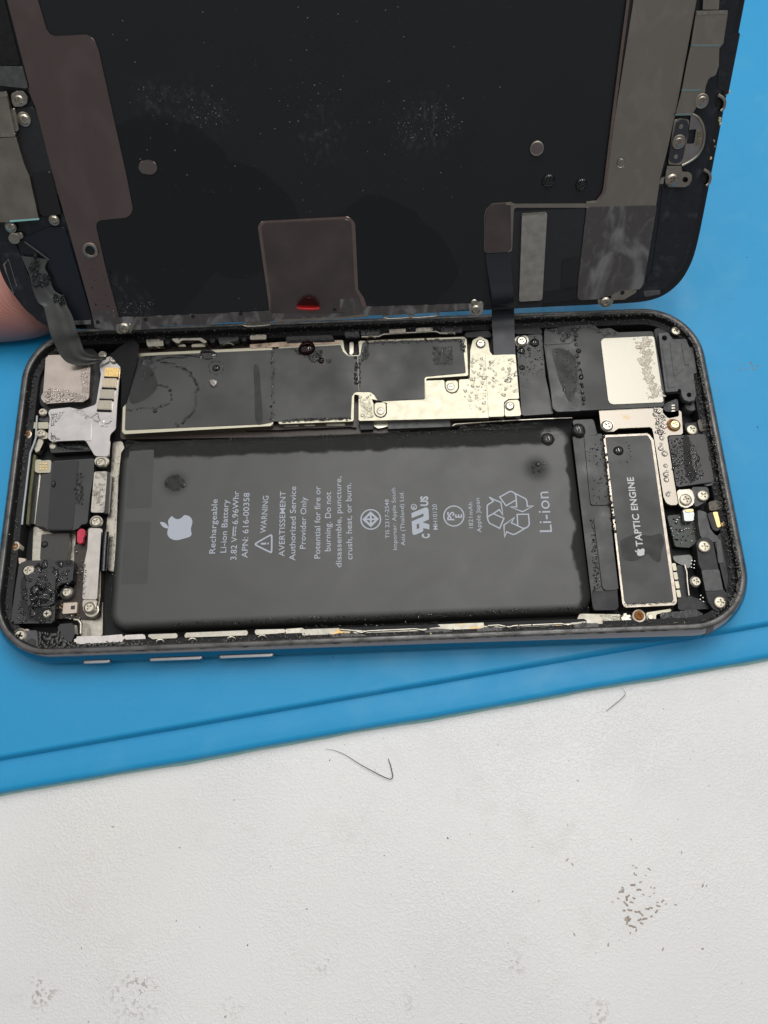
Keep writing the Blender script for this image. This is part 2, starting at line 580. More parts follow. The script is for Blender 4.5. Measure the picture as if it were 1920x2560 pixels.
def screw(parent, ctx, fr, c, h, rad, kind='flat', m=None, rot=None, name='screw', label=None, sink=0.0):
    m = m or (screwp if kind == 'flat' else screwm)
    key = (kind, m.name)
    if key not in _smesh:
        me = screw_mesh(kind).copy()
        me.materials.clear()
        me.materials.append(m)
        _smesh[key] = me
    o = bpy.data.objects.new(name, _smesh[key])
    x, y = ctx.pt(fr, c, h)
    o.location = (x, y, h)
    rad *= .74
    o.scale = (rad, rad, rad)
    o.rotation_euler = (R(rng.uniform(-3, 3)), R(rng.uniform(-3, 3)), R(rng.uniform(0, 90) if rot is None else rot))
    if label:
        o['label'] = label
    return link(o, parent)


def tube(name, parent, pts, rad, m, n=8, closed=False, taper=None):
    P = [Vector(p) for p in pts]
    N = len(P)
    verts, faces = [], []
    for i in range(N):
        a = P[(i - 1) % N] if closed or i > 0 else P[i]
        b = P[(i + 1) % N] if closed or i < N - 1 else P[i]
        d = (b - a).normalized()
        up = Vector((0, 0, 1)) if abs(d.z) < .9 else Vector((1, 0, 0))
        s = d.cross(up).normalized()
        t = s.cross(d)
        rr = rad * (taper(i / (N - 1)) if taper else 1)
        for k in range(n):
            an = 2 * math.pi * k / n
            verts.append(P[i] + s * (rr * math.cos(an)) + t * (rr * math.sin(an)))
    for i in range(N if closed else N - 1):
        for k in range(n):
            a, b = i * n + k, i * n + (k + 1) % n
            c, d = ((i + 1) % N) * n + (k + 1) % n, ((i + 1) % N) * n + k
            faces.append((a, b, c, d))
    if not closed:
        faces.append(tuple(range(n))[::-1])
        faces.append(tuple(range((N - 1) * n, N * n)))
    return pydata(name, verts, faces, m, parent, 60)


def stroke_bm(bm, pts, w, h, closed=False):
    P = [np.array(p, float) for p in pts]
    N = len(P)
    L, Rr = [], []
    for i in range(N):
        a = P[(i - 1) % N] if closed or i > 0 else None
        b = P[(i + 1) % N] if closed or i < N - 1 else None
        d1 = (P[i] - a) / max(1e-9, np.linalg.norm(P[i] - a)) if a is not None else None
        d2 = (b - P[i]) / max(1e-9, np.linalg.norm(b - P[i])) if b is not None else None
        d1 = d2 if d1 is None else d1
        d2 = d1 if d2 is None else d2
        n1, n2 = np.array([-d1[1], d1[0]]), np.array([-d2[1], d2[0]])
        nn = n1 + n2
        ln = np.linalg.norm(nn)
        nn = nn / ln if ln > 1e-3 else n1
        k = min(2.2, 1 / max(.3, nn @ n1))
        L.append(bm.verts.new((*(P[i] + nn * w / 2 * k), h + rng.uniform(0, .0005))))
        Rr.append(bm.verts.new((*(P[i] - nn * w / 2 * k), h + rng.uniform(0, .0005))))
    for i in range(N if closed else N - 1):
        j = (i + 1) % N
        try:
            bm.faces.new((L[i], Rr[i], Rr[j], L[j]))
        except ValueError:
            pass


def strokes(name, parent, ctx, lines, h, m):
    """printed line art: each line is (frame, points, width in cm, closed)"""
    bm = bmesh.new()
    for q_, (fr, pts, wd, cl) in enumerate(lines):
        stroke_bm(bm, ctx.pts(fr, pts, h) if fr else pts, wd, h + .0006 * q_, cl)
    for f in bm.faces:
        f.normal_update()
        if f.normal.z < 0:
            f.normal_flip()
    return finish(bm, name, m, parent, 0, recalc=False)


# ------------------------------------------------------------------ lettering (flat print), font built into Blender
_font_cache = {}


def glyphs(txt, bold, spacing=1.0):
    cu = bpy.data.curves.new('text', 'FONT')
    cu.body = txt
    cu.size = 1.0
    cu.offset = bold
    cu.space_character = spacing
    cu.resolution_u = 4
    ob = bpy.data.objects.new('text', cu)
    col.objects.link(ob)
    dg = bpy.context.evaluated_depsgraph_get()
    me = bpy.data.meshes.new_from_object(ob.evaluated_get(dg))
    vs = np.array([v.co[:2] for v in me.vertices])
    fs = [tuple(p.vertices) for p in me.polygons]
    bpy.data.objects.remove(ob)
    bpy.data.curves.remove(cu)
    bpy.data.meshes.remove(me)
    return vs, fs


def text(parent, ctx, txt, fr, p0, p1, cap, h, m, bold=.008, name='printed_text', capratio=.73, spacing=1.03):
    """line of print from baseline start p0 to baseline end p1; cap height given in the trace's pixels"""
    vs, fs = glyphs(txt, bold, spacing)
    a, b = np.array(ctx.pt(fr, p0, h)), np.array(ctx.pt(fr, p1, h))
    d = b - a
    ln = np.linalg.norm(d)
    d /= ln
    nrm = np.array([-d[1], d[0]])
    q = np.array(p0, float)
    dirp = np.array(p1, float) - q
    dirp /= np.linalg.norm(dirp)
    capp = np.array(ctx.pt(fr, q + cap * np.array([dirp[1], -dirp[0]]), h)) - a
    caph = abs(capp @ nrm)
    x0, x1 = vs[:, 0].min(), vs[:, 0].max()
    sx, sy = ln / (x1 - x0), caph / capratio
    V = [(*(a + d * (v[0] - x0) * sx + nrm * v[1] * sy), h + rng.uniform(0, .0005)) for v in vs]
    words, end = [], -9
    for f in sorted(fs, key=lambda f: min(vs[i][0] for i in f)):      # each word is a piece of its own
        if min(vs[i][0] for i in f) > end + .155:
            words.append([])
        words[-1].append(f)
        end = max(end, max(vs[i][0] for i in f))
    for fw in words:
        ids = sorted({i for f in fw for i in f})
        mp = {i: k for k, i in enumerate(ids)}
        pydata(name, [V[i] for i in ids], [tuple(mp[i] for i in f) for f in fw], m, parent, 0)


# ------------------------------------------------------------------ water
def dome_arrays(cx, cy, h, r, hgt, seg=8, rings=2, wob=0.0, sx=1.0, rot=0.0):
    vs, fs = [], []
    ph = [rng.uniform(0, 6.28) for _ in range(3)]
    for j in range(rings):
        t = j / rings
        rr = r * math.cos(t * math.pi / 2) ** .8 if j else r
        zz = hgt * math.sin(t * math.pi / 2)
        for k in range(seg):
            an = 2 * math.pi * k / seg
            wv = 1 + wob * (math.sin(2 * an + ph[0]) + .6 * math.sin(3 * an + ph[1]))
            x, y = rr * wv * math.cos(an) * sx, rr * wv * math.sin(an)
            vs.append((cx + x * math.cos(rot) - y * math.sin(rot), cy + x * math.sin(rot) + y * math.cos(rot), h + zz))
    vs.append((cx, cy, h + hgt))
    for j in range(rings - 1):
        for k in range(seg):
            fs.append((j * seg + k, j * seg + (k + 1) % seg, (j + 1) * seg + (k + 1) % seg, (j + 1) * seg + k))
    for k in range(seg):
        fs.append(((rings - 1) * seg + k, (rings - 1) * seg + (k + 1) % seg, rings * seg))
    return vs, fs


wetfilm = mat('wetted_black_film', (.016, .016, .017), .6, spec=.1)
METAL_H = (.472, .462,  .49, .521, .451, .421, .442, .303, .476, .023)


class Drops:
    def __init__(s):
        s.v, s.f, s.mi = [], [], []

    def add(s, cx, cy, h, r, k=.55, seg=8, rings=2, wob=.05, sx=1.0, rot=0.0):
        v, f = dome_arrays(cx, cy, h, r, r * k, seg, rings, wob, sx, rot)
        n = len(s.v)
        s.v += v
        s.f += [tuple(i + n for i in q) for q in f]
        s.mi += [0] * len(f)
        if h > 0 and not any(abs(h - q) < 1e-6 for q in METAL_H):
            m0 = len(s.v)
            s.v += [(cx + (x - cx) * .97, cy + (y - cy) * .97, h + .0012) for x, y, _ in v[:seg]]
            s.f.append(tuple(range(m0, m0 + seg)))
            s.mi.append(1)

    def build(s, name, m, parent=None):
        wet = m is water
        if not wet and 1 in s.mi:
            keep = [k for k in range(len(s.f)) if s.mi[k] == 0]
            s.f = [s.f[k] for k in keep]
        o = pydata(name, s.v, s.f, [m, wetfilm] if wet else m, parent, 180)
        if wet:
            o.data.polygons.foreach_set('material_index', s.mi)
        return o


def inside(p, poly):
    x, y = p
    c = False
    j = len(poly) - 1
    for i in range(len(poly)):
        if (poly[i][1] > y) != (poly[j][1] > y) and x < (poly[j][0] - poly[i][0]) * (y - poly[i][1]) / (poly[j][1] - poly[i][1]) + poly[i][0]:
            c = not c
        j = i
    return c


def scatter(D, ctx, fr, poly, h, n, r0, r1, k=.55, fn=None, pw=2.5, seg=7, rings=2, wob=.06):
    if h > .2:
        r0, r1 = r0 * 1.2, r1 * 1.2
    P = ctx.pts(fr, poly, h)
    xs, ys = [p[0] for p in P], [p[1] for p in P]
    c = 0
    tries = 0
    taken = []
    while c < n and tries < n * 12:
        tries += 1
        p = (rng.uniform(min(xs), max(xs)), rng.uniform(min(ys), max(ys)))
        if not inside(p, P) or (fn and rng.random() > fn(p)):
            continue
        r = r0 + (r1 - r0) * rng.random() ** pw
        if r > .011:
            if any((p[0] - q[0]) ** 2 + (p[1] - q[1]) ** 2 < (.9 * (r + q[2])) ** 2 for q in taken):
                continue
            taken.append((*p, r))
        D.add(p[0], p[1], h, r, k, seg if r < .016 else 11, rings if r < .016 else 3, wob)
        c += 1


def chain(D, ctx, fr, pts, h, step, r0, r1, spread=.0, k=.6, closed=False):
    P = [np.array(p) for p in catmull(ctx.pts(fr, pts, h), 24, closed)]
    acc, need = 0, 0
    pr = 0
    for a, b in zip(P[:-1], P[1:]):
        acc += np.linalg.norm(b - a)
        if acc >= need:
            acc = 0
            r = 1.2 * (r0 + (r1 - r0) * rng.random() ** 2)
            D.add(b[0] + rng.gauss(0, spread), b[1] + rng.gauss(0, spread), h, r, k, 10, 3, .04)
            need = max(step * .6, 2.15 * r) * rng.choice([1, 1, 1.2, 1.8])


def big_drop(ctx, M, fr, c, h, rpx, label, m=None, k=.5, wob=.03, sx=1.0, rot=0.0, name='water_drop', cat='water drop', group='water drops on the wet phone'):
    """one countable drop: a thing of its own, standing on its surface"""
    x, y = ctx.pt(fr, c, h)
    x2, y2 = ctx.pt(fr, (c[0] + rpx, c[1]), h)
    r = math.hypot(x2 - x, y2 - y)
    v, f = dome_arrays(0, 0, 0, r, r * k, 28, 8, wob, sx, rot)
    mi = [0] * len(f)
    if not any(abs(h - q_) < 1e-6 for q_ in METAL_H):
        n0 = len(v)
        v = v + [(x_ * .97, y_ * .97, .0012) for x_, y_, _ in v[:28]]
        f = f + [tuple(range(n0, n0 + 28))]
        mi.append(1)
    o = pydata(name, v, f, [m or water, wetfilm])
    o.data.polygons.foreach_set('material_index', mi)
    W = Matrix.Translation((x, y, h))
    o.matrix_world = (M @ W) if M is not None else W
    return tag(o, label, cat, group)

# ------------------------------------------------------------------ setting: the table
bm = bmesh.new()
vsq = [bm.verts.new((x, y, Z_T)) for x, y in ((-45, -40), (45, -40), (45, 60), (-45, 60))]
bm.faces.new(vsq)
table = tag(finish(bm, 'table', table_m, None, 0), 'white embossed laminate table top with brown wear marks', kind='structure')

# ------------------------------------------------------------------ blue repair mat
q0, q1 = np.array(PH.pt('px', (0, 1984), -.2)), np.array(PH.pt('px', (1920, 1644), -.2))
mdir = (q1 - q0) / np.linalg.norm(q1 - q0)
mnrm = np.array([-mdir[1], mdir[0]])
s0, s1 = np.array(PH.pt('px', (0, 1908), -.02)), np.array(PH.pt('px', (1920, 1569), -.02))
stepd = float(((s0 + s1) / 2 - (q0 + q1) / 2) @ mnrm)
Mmat = Matrix(((mdir[0], mnrm[0], 0, q0[0]), (mdir[1], mnrm[1], 0, q0[1]), (0, 0, 1, 0), (0, 0, 0, 1)))
mat_t = empty('repair_mat', 'bright blue silicone repair mat with a stepped border lying on the white table', 'work mat', Mmat)


def profile_sheet(name, prof, x0, x1, m, nseg=40, wob=0.0):
    V, Fc = [], []
    for i in range(nseg + 1):
        x = x0 + (x1 - x0) * i / nseg
        wv = wob * (math.sin(x * 1.3) + .6 * math.sin(x * 2.9 + 1) + .4 * math.sin(x * 7.1))
        for (y, z) in prof:
            V.append((x, y + wv, z))
    n = len(prof)
    for i in range(nseg):
        for k in range(n - 1):
            Fc.append((i * n + k, (i + 1) * n + k, (i + 1) * n + k + 1, i * n + k + 1))
    return pydata(name, V, Fc, m, mat_t, 50)


FLZ = -.13
profile_sheet('mat_border', [(.0, -.29), (-.005, -.22), (.01, -.175), (.045, -.145), (.10, FLZ), (.3, FLZ), (stepd - .02, FLZ), (stepd + .02, FLZ + .002), (stepd + .05, FLZ + .008)], -16, 30, mat_m, 60, .006)
profile_sheet('mat_panel', [(stepd + .03, FLZ - .01), (stepd + .055, FLZ + .02), (stepd + .085, -.03), (stepd + .11, -.006), (stepd + .15, 0), (stepd + 4, 0), (stepd + 34, 0)], -16, 30, mat_m, 60)
profile_sheet('mat_backing', [(-.035, Z_T + .001), (-.04, -.335), (-.03, -.30), (.0, -.285), (.1, -.285)], -16, 30, teal, 160, .012)

# ------------------------------------------------------------------ the opened phone body
phone = empty('opened_phone', 'opened wet black phone body with battery and circuit parts exposed on the blue mat', 'phone')
HW, HH, RIM = 6.92, 3.365, .63


def rr_loop(d, z, rad=1.12, n=14):
    hw, hh, r = HW - d, HH - d, max(.12, rad - d)
    out = []
    for cx, cy, a0 in ((hw - r, hh - r, 0), (-hw + r, hh - r, 90), (-hw + r, -hh + r, 180), (hw - r, -hh + r, 270)):
        for k in range(n + 1):
            a = R(a0 + 90 * k / n)
            out.append((cx + r * math.cos(a), cy + r * math.sin(a), z))
        # straight run subdivisions come from the next corner
    return out


prof = [(.05, .002), (-.03, .03), (-.085, .13), (-.105, .30), (-.09, .45), (-.05, .55), (-.012, .605), (.0, .622), (.012, RIM), (.075, RIM), (.10, .622), (.115, .60), (.14, .46), (.20, .44), (.25, .43), (.26, .40), (.265, .10)]
V, Fc, MI = [], [], []
for d, z in prof:
    V += rr_loop(d, z)
n = len(rr_loop(0, 0))
for j in range(len(prof) - 1):
    for k in range(n):
        Fc.append((j * n + k, j * n + (k + 1) % n, (j + 1) * n + (k + 1) % n, (j + 1) * n + k))
        MI.append(0 if j < 6 else (3 if j in (6, 7) else (1 if j < 11 else 2)))
Fc.append(tuple(range((len(prof) - 1) * n, len(prof) * n)))
MI.append(2)  # bare metal floor coloured dark: shade between the parts put into its colour
housing = pydata('housing', V, Fc, [sidem, rimm, darkp, mat('glint_rim_edge', (.34, .325, .31), .3, 1.0, color2=(.10, .10, .10), vscale=5, thr=(.4, .65), rvar=.1)], phone, 50)  # last material: rim chamfer in brighter metal, a glint put into the colour
for p, i in zip(housing.data.polygons, MI):
    p.material_index = i

# side buttons on the near long side
for (xa, xb, py) in ((22, 205, 447), (450, 800, 424), (900, 1260, 404)):
    xa3, xb3 = PH.pt('m', (xa, py), .30)[0], PH.pt('m', (xb, py), .30)[0]
    wd = xb3 - xa3
    bm = bmesh.new()
    prism(bm, rounded([(-wd / 2, -.055), (wd / 2, -.055), (wd / 2, .055), (-wd / 2, .055)], .05, 5), -.03, .045, .016, 2)
    o = finish(bm, 'side_button', mat('button_aluminium', (.30, .30, .315), .32, .95, rvar=.05), housing)
    o.rotation_euler = (R(90), 0, 0)
    o.location = ((xa3 + xb3) / 2, -HH - .10, .31)
V, Fc = [], []
for k in range(5):
    a = R(270 + 11 + 7 * k / 4)
    for d, z in prof[1:9]:
        r_ = 1.12 - d + .002
        V.append((HW - 1.12 + r_ * math.cos(a), -HH + 1.12 + r_ * math.sin(a), z + .0015))
for k in range(4):
    for q in range(7):
        Fc.append((k * 8 + q, (k + 1) * 8 + q, (k + 1) * 8 + q + 1, k * 8 + q + 1))
pydata('antenna_band', V, Fc, mat('antenna_plastic', (.05, .05, .055), .35), housing, 60)

# grit of old adhesive along the inner rim
def rim_grit(name, m, n, dmin, dmax, zmin, zmax, r0, r1, sides, k=.8):
    D = Drops()
    for _ in range(n):
        s = rng.choice(sides)
        d = rng.uniform(dmin, dmax)
        t = rng.uniform(-1, 1)
        c = 1.12 - d
        hw, hh = HW - d, HH - d
        L = 1.0
        if s in 'tb':
            x, y = t * hw, hh if s == 't' else -hh
        else:
            x, y = (hw if s == 'r' else -hw), t * hh
        ax, ay = abs(x) - (hw - c), abs(y) - (hh - c)
        if ax > 0 and ay > 0:
            a = math.atan2(ay, ax)
            x = math.copysign(hw - c + c * math.cos(a), x)
            y = math.copysign(hh - c + c * math.sin(a), y)
        D.add(x, y, rng.uniform(zmin, zmax), r0 + (r1 - r0) * rng.random() ** 2, k, 6, 2, .25, rng.uniform(1, 2.2), rng.uniform(0, 3.1))
    o = D.build(name, m, phone)
    return tag(o, kind='stuff')


rim_grit('adhesive_residue', gunk, 3600, .05, .155, .612, .626, .005, .015, 'tttrrrrb')
rim_grit('adhesive_residue', gunkd, 1500, .12, .23, .44, .53, .007, .018, 'ttrrrlb')
rim_grit('adhesive_residue', limegrime, 28, .02, .14, .62, .625, .005, .012, 'lrbt', .6)

# ---- lower floor plates (bare midframe metal seen between parts)
slab('midframe_strip', phone, PH, 'a', [(975, 985), (1055, 978), (1075, 1035), (1046, 1078), (1022, 1300), (1012, 1570), (1000, 1900), (1020, 2100), (940, 2100), (900, 1990), (905, 1870), (930, 1600), (955, 1300)], .22, .12, nickel, .03)
slab('midframe_plate', phone, PH, 'c', [(290, 90), (660, 80), (640, 400), (640, 560), (270, 560)], .17, .06, nickel, .02)
slab('midframe_plate', phone, PH, 'c', [(700, 880), (890, 720), (885, 1035), (690, 1040)], .20, .1, nickel, .03)
slab('midframe_plate', phone, PH, 'j', [(-40, 845), (330, 850), (345, 960), (-100, 985)], .30, .1, mat('stained_midframe', (.40, .38, .32), .44, 1.0, color2=(.60, .47, .26), vscale=3, thr=(.55, .75), rvar=.1), .02)

# ------------------------------------------------------------------ battery
ZB = .50
bx0, bx1, by0, by1 = -4.84, 4.06, -2.945, .85
V, Fc = [], []
bprof = [(0, .12), (0, .36), (.012, .42), (.045, .465), (.09, .488), (.14, .498), (.17, ZB)]
for d, z in bprof:
    r_ = max(.14, .34 - d)
    for cx, cy, a0 in ((bx1 - d - r_, by1 - d - r_, 0), (bx0 + d + r_, by1 - d - r_, 90), (bx0 + d + r_, by0 + d + r_, 180), (bx1 - d - r_, by0 + d + r_, 270)):
        for k in range(9):
            a = R(a0 + 90 * k / 8)
            V.append((cx + r_ * math.cos(a), cy + r_ * math.sin(a), z))
for j_ in range(len(bprof) - 1):
    for k in range(36):
        Fc.append((j_ * 36 + k, j_ * 36 + (k + 1) % 36, (j_ + 1) * 36 + (k + 1) % 36, (j_ + 1) * 36 + k))
Fc.append(tuple(range((len(bprof) - 1) * 36, len(bprof) * 36)))
battery = pydata('battery', V, Fc, batt_m, phone, 180)
battery.data.polygons[len(Fc) - 1].use_smooth = False
for fr, pts, hh_ in (('d', [(70, 1062), (362, 1052), (364, 1600), (40, 1600)], .003), ('c', [(1080, 50), (1300, 48), (1270, 580), (1043, 590)], .003)):
    P2 = PH.pts(fr, pts, ZB)
    if fr == 'd':
        P2 = PH.pts('px', [(324, 1128), (385, 1124), (378, 1268), (314, 1271)], ZB)
    slab('adhesive_tab', battery, PH, None, rounded(P2, .04), ZB + hh_, .004, mat('tab_film', (.021, .021, .0215), .47, spec=.72, rvar=.06, rscale=3), bev=0, local=True)
HT = ZB + .0035
T_ = lambda s, fr, a, b, c, bold=.006, sp=1.03: text(battery, PH, s, fr, a, b, c, HT, ink, bold, spacing=sp)
T_('Rechargeable', 'k', (503, 905), (523, 472), 50)
T_('Li-ion Battery', 'k', (591, 898), (611, 476), 50)
T_('3.82 V', 'k', (672, 956), (680, 772), 50)
T_('6.96Whr', 'k', (685, 672), (694, 408), 50)
T_('APN: 616-00358', 'k', (762, 940), (778, 421), 50)
T_('WARNING', 'k', (908, 742), (930, 445), 48)
T_('AVERTISSEMENT', 'k', (1056, 928), (1066, 408), 48)
T_('Authorized Service', 'k', (1142, 962), (1149, 370), 50, sp=1.0)
T_('Provider Only', 'k', (1224, 867), (1232, 455), 48)
T_('Potential for fire or', 'k', (1341, 945), (1343, 368), 50, sp=1.0)
T_('burning. Do not', 'k', (1424, 887), (1427, 415), 50)
T_('disassemble, puncture,', 'k', (1511, 1015), (1508, 290), 48)
T_('crush, heat, or burn.', 'k', (1598, 953), (1588, 342), 50)
T_('TIS 2217-2548', 'l', (304, 658), (299, 397), 28, .003)
T_('Importer: Apple South', 'l', (355, 735), (343, 320), 29, .003)
T_('Asia (Thailand) Ltd.', 'l', (409, 706), (397, 345), 29, .003)
T_('MH10120', 'l', (627, 600), (620, 430), 31, .003)
T_('1821mAh', 'l', (864, 590), (858, 418), 30, .003)
T_('Apple Japan', 'l', (919, 618), (905, 388), 30, .003)
T_('Li-ion', 'l', (1392, 615), (1366, 345), 88, .0)
T_('C', 'z6', (1005, 1985), (1000, 1805), 300, .05)
T_('US', 'z6', (945, 712), (938, 325), 300, .045)
T_('PS', 'z10', (735, 1055), (722, 612), 365, .03)
T_('E', 'z10', (1138, 922), (1130, 735), 360, .03)
T_('R', 'z6', (445, 825), (442, 690), 115, .02)
strokes('printed_symbol', battery, PH, [('k', [(645, 768), (651, 690)], .022, False), ('k', [(662, 768), (664, 745)], .02, False), ('k', [(665, 738), (667, 716)], .02, False), ('k', [(668, 710), (670, 690)], .02, False)], HT, ink)
strokes('warning_symbol', battery, PH, [('k', catmull([(828, 832), (836, 820), (938, 762), (952, 764), (955, 776), (954, 880), (950, 892), (938, 892), (836, 842)], 3), .03, True), ('k', [(868, 828), (912, 826)], .035, False), ('k', [(921, 826), (932, 826)], .035, False)], HT, ink)


def ell(fr, c, r, n=40):
    return [(c[0] + r * math.cos(2 * math.pi * k / n), c[1] + r * math.sin(2 * math.pi * k / n)) for k in range(n)]


strokes('conformity_mark', battery, PH, [('z8', ell('z8', (765, 800), 505), .026, True), ('z8', [(760, 455), (1105, 780), (772, 1130), (405, 805)], .042, True), ('z8', [(760, 440), (772, 1130)], .036, False), ('z8', [(405, 805), (1120, 785)], .036, False)], HT, ink)
strokes('conformity_mark', battery, PH, [('z10', ell('z10', (718, 832), 518), .024, True)], HT, ink)
strokes('registered_mark', battery, PH, [('z6', ell('z6', (390, 750), 105), .016, True)], HT, ink)
slab('recognised_component_mark', battery, PH, 'z6', [(290, 995), (830, 772), (915, 772), (965, 830), (988, 1215), (970, 1250), (735, 1355), (1003, 1440), (1002, 1637), (765, 1585), (758, 1690), (725, 1735), (440, 1850), (370, 1850), (330, 1790), (302, 1320), (775, 1120), (765, 1010), (310, 1190)], HT + .0005, .001, ink, bev=0,
     holes=[('z6', [(497, 1445), (595, 1405), (602, 1585), (508, 1630)], 0)])
arrows = [[(240, 340), (340, 395), (545, 480), (590, 800), (500, 665), (340, 770), (200, 850)], [(240, 340), (345, 450), (200, 540), (185, 580), (190, 850), (205, 940), (250, 1020), (510, 1150), (620, 890), (345, 770)],
          [(880, 230), (930, 290), (950, 595), (790, 595), (1100, 720), (1380, 570), (1225, 580), (1215, 440), (1180, 385), (880, 230), (830, 198), (770, 195), (510, 340), (675, 565), (930, 415)],
          [(980, 1085), (960, 790), (1255, 785), (1280, 1040), (1240, 1110), (910, 1300), (850, 1310), (690, 1240), (635, 1370), (620, 1065), (890, 870), (810, 1005), (1110, 1150), (1180, 1145), (1240, 1110)]]
strokes('recycling_symbol', battery, PH, [('z7', a, .026, False) for a in arrows], HT, ink)
LOGO = [(157, 606), (185, 627), (212, 631), (238, 618), (256, 598), (288, 604), (312, 622), (322, 650), (318, 678), (311, 705), (313, 735), (316, 752), (300, 772), (262, 784), (212, 797), (178, 797), (143, 782), (124, 755), (123, 728), (131, 700), (132, 680), (128, 658), (133, 634)]
LEAF = [(65, 655), (98, 658), (122, 680), (131, 704), (100, 700), (76, 680)]


def logo(parent, fr, h, m, fx=lambda p: p):
    bm = bmesh.new()
    for L in (LOGO, LEAF):
        pp = [fx(p) for p in L]
        if L is LOGO:
            q = [pp[0]] + catmull(pp[:5], 4, False)[1:-1] + [pp[4]] + catmull(pp[4:] + [pp[0]], 4, False)[1:-1]
        else:
            q = catmull(pp, 3)
        P2 = PH.pts(fr, q, h)
        if sarea(P2) < 0:
            P2 = P2[::-1]
        bm.faces.new([bm.verts.new((*p, h)) for p in P2])
    return finish(bm, 'printed_fruit_logo', m, parent, 0, recalc=False)


logo(battery, 'k', HT, ink)
# black pull tabs folded over the battery's end
slab('end_flap', phone, PH, 'px', [(1431, 1088), (1510, 1084), (1547, 1524), (1483, 1526)], .40, .25, film2, .05, bev=.03)
slab('pull_tab', phone, PH, 'i', [(0, 195), (140, 190), (238, 878), (70, 878), (62, 840)], .425, .02, film2, .03)
slab('pull_tab', phone, PH, 'j', [(88, -20), (235, -20), (312, 628), (185, 634), (165, 600)], .43, .02, film2, .03)
slab('pull_tab', phone, PH, 'j', [(75, 640), (300, 640), (312, 780), (290, 812), (85, 812)], .41, .02, mat('matt_tape', (.03, .03, .032), .55, spec=.35, rvar=.1), .03)
slab('pull_tab', phone, PH, 'g', [(1075, 935), (1255, 925), (1290, 1060), (1160, 1075), (1100, 1040)], .43, .1, film2, .03)

# ------------------------------------------------------------------ logic board
ZL = .46
board = slab('logic_board', phone, PH, 'px', [(318, 872), (900, 838), (1180, 835), (1300, 850), (1310, 1050), (880, 1090), (300, 1098)], .26, .1, pcb, .05)
# shield cans: thin walled boxes with yellow tinted rims; black labels glued over them
slab('shield_can', board, PH, 'd', [(130, 224), (1388, 163), (1392, 845), (86, 918), (100, 520)], ZL - .012, .2, gold_steel, .05, bev=.02)
slab('shield_can', board, PH, 'e', [(-12, 128), (545, 104), (556, 185), (592, 238), (688, 236), (678, 112), (1588, 76), (1612, 95), (1626, 412), (1262, 436), (1262, 620), (930, 650), (640, 570), (636, 805), (-12, 830)], ZL - .012, .2, gold_steel, .02, bev=.02)
slab('shield_rim', board, PH, 'e', [(-260, 142), (0, 122), (520, 104), (520, 132), (0, 162), (-260, 176)], ZL - .002, .05, mat('copper_tinted_steel', (.55, .42, .33), .3, 1.0, rvar=.1), .01)
fA = slab('label_film', board, PH, 'd', [(160, 252), (420, 232), (1386, 188), (1390, 812), (1300, 830), (110, 882), (122, 560)], ZL, .018, film, .03)
fB = slab('label_film', board, PH, 'e', [(-70, 182), (-12, 176), (525, 146), (545, 205), (590, 242), (690, 242), (712, 126), (1576, 90), (1606, 385), (1250, 418), (1252, 612), (905, 628), (850, 632), (815, 575), (780, 548), (650, 548), (622, 585), (612, 778), (-12, 806), (-70, 808)], ZL + .004, .018, film, .03)
tube('label_seam', board, [(*PH.pt('e', p, ZL + .006), ZL + .006) for p in ((672, 245), (676, 400), (680, 545))], .008, gold_steel, 6)
# cowling over the connectors, with tongues round its screws
cow = slab('cowling', board, PH, 'e', [(680, 580), (790, 572), (800, 640), (808, 650), (809, 730), (828, 765), (868, 778), (905, 770), (926, 735), (922, 648), (1258, 622), (1258, 455), (1420, 450), (1422, 515), (1440, 550), (1480, 568), (1525, 560), (1548, 520), (1545, 446), (1640, 441), (1640, 190), (1666, 104), (1728, 72), (1797, 107), (1811, 200), (1835, 235), (1811, 774), (680, 802)], ZL + .012, .12, gold_steel, .02, bev=.012)
for (tc_, pts) in (((868, 715), [(816, 646), (912, 643), (915, 732), (898, 760), (868, 767), (834, 757), (818, 728)]), ((1475, 505), [(1430, 458), (1535, 452), (1537, 516), (1518, 550), (1480, 558), (1446, 542), (1432, 512)])):
    slab('screw_tongue', board, PH, 'e', pts, ZL + .004, .03, gold_steel, .04)
    screw(board, PH, 'e', tc_, ZL + .022, .105, 'flat', screwm, rot=rng.uniform(-8, 8))
conn = slab('connector_cover', board, PH, 'g', [(322, 374), (582, 366), (614, 748), (520, 752), (482, 780), (484, 902), (352, 905)], ZL + .03, .08, gold_steel, .015, bev=.012)
slab('screw_tongue', board, PH, 'g', [(490, 790), (525, 762), (612, 758), (634, 896), (490, 902)], ZL + .01, .06, gold_steel, .03)
screw(board, PH, 'g', (535, 808), ZL + .05, .125, 'pan')
screw(board, PH, 'g', (283, 270), ZL + .05, .135, 'pan')
slab('screw_tongue', board, PH, 'g', [(575, 215), (690, 200), (698, 262), (640, 300), (590, 296)], ZL - .02, .1, nickel, .05)
screw(board, PH, 'g', (638, 246), ZL + .04, .155, 'pan')
slab('grounding_post', board, PH, 'z2', [(58, 312), (98, 308), (98, 420), (80, 448), (58, 440)], ZL - .03, .2, nickel, .02)
slab('board_edge', board, PH, 'e', [(-300, 838), (0, 825), (655, 800), (660, 860), (600, 850), (300, 868), (240, 862), (0, 880), (-300, 885)], .33, .1, mat('dark_brown_edge', (.035, .022, .018), .4, var=.4, vscale=10, rvar=.1), .01)
for a, b in ((40, 160), (210, 300), (400, 560)):
    slab('board_contact', board, PH, 'e', [(a, 838 - a * .02), (b, 832 - a * .02), (b, 848 - a * .02), (a, 852 - a * .02)], .345, .02, nickel, 0, bev=.004)
slab('antenna_block', board, PH, 'e', [(690, 812), (805, 808), (808, 875), (695, 880)], .36, .2, blackp, .02)
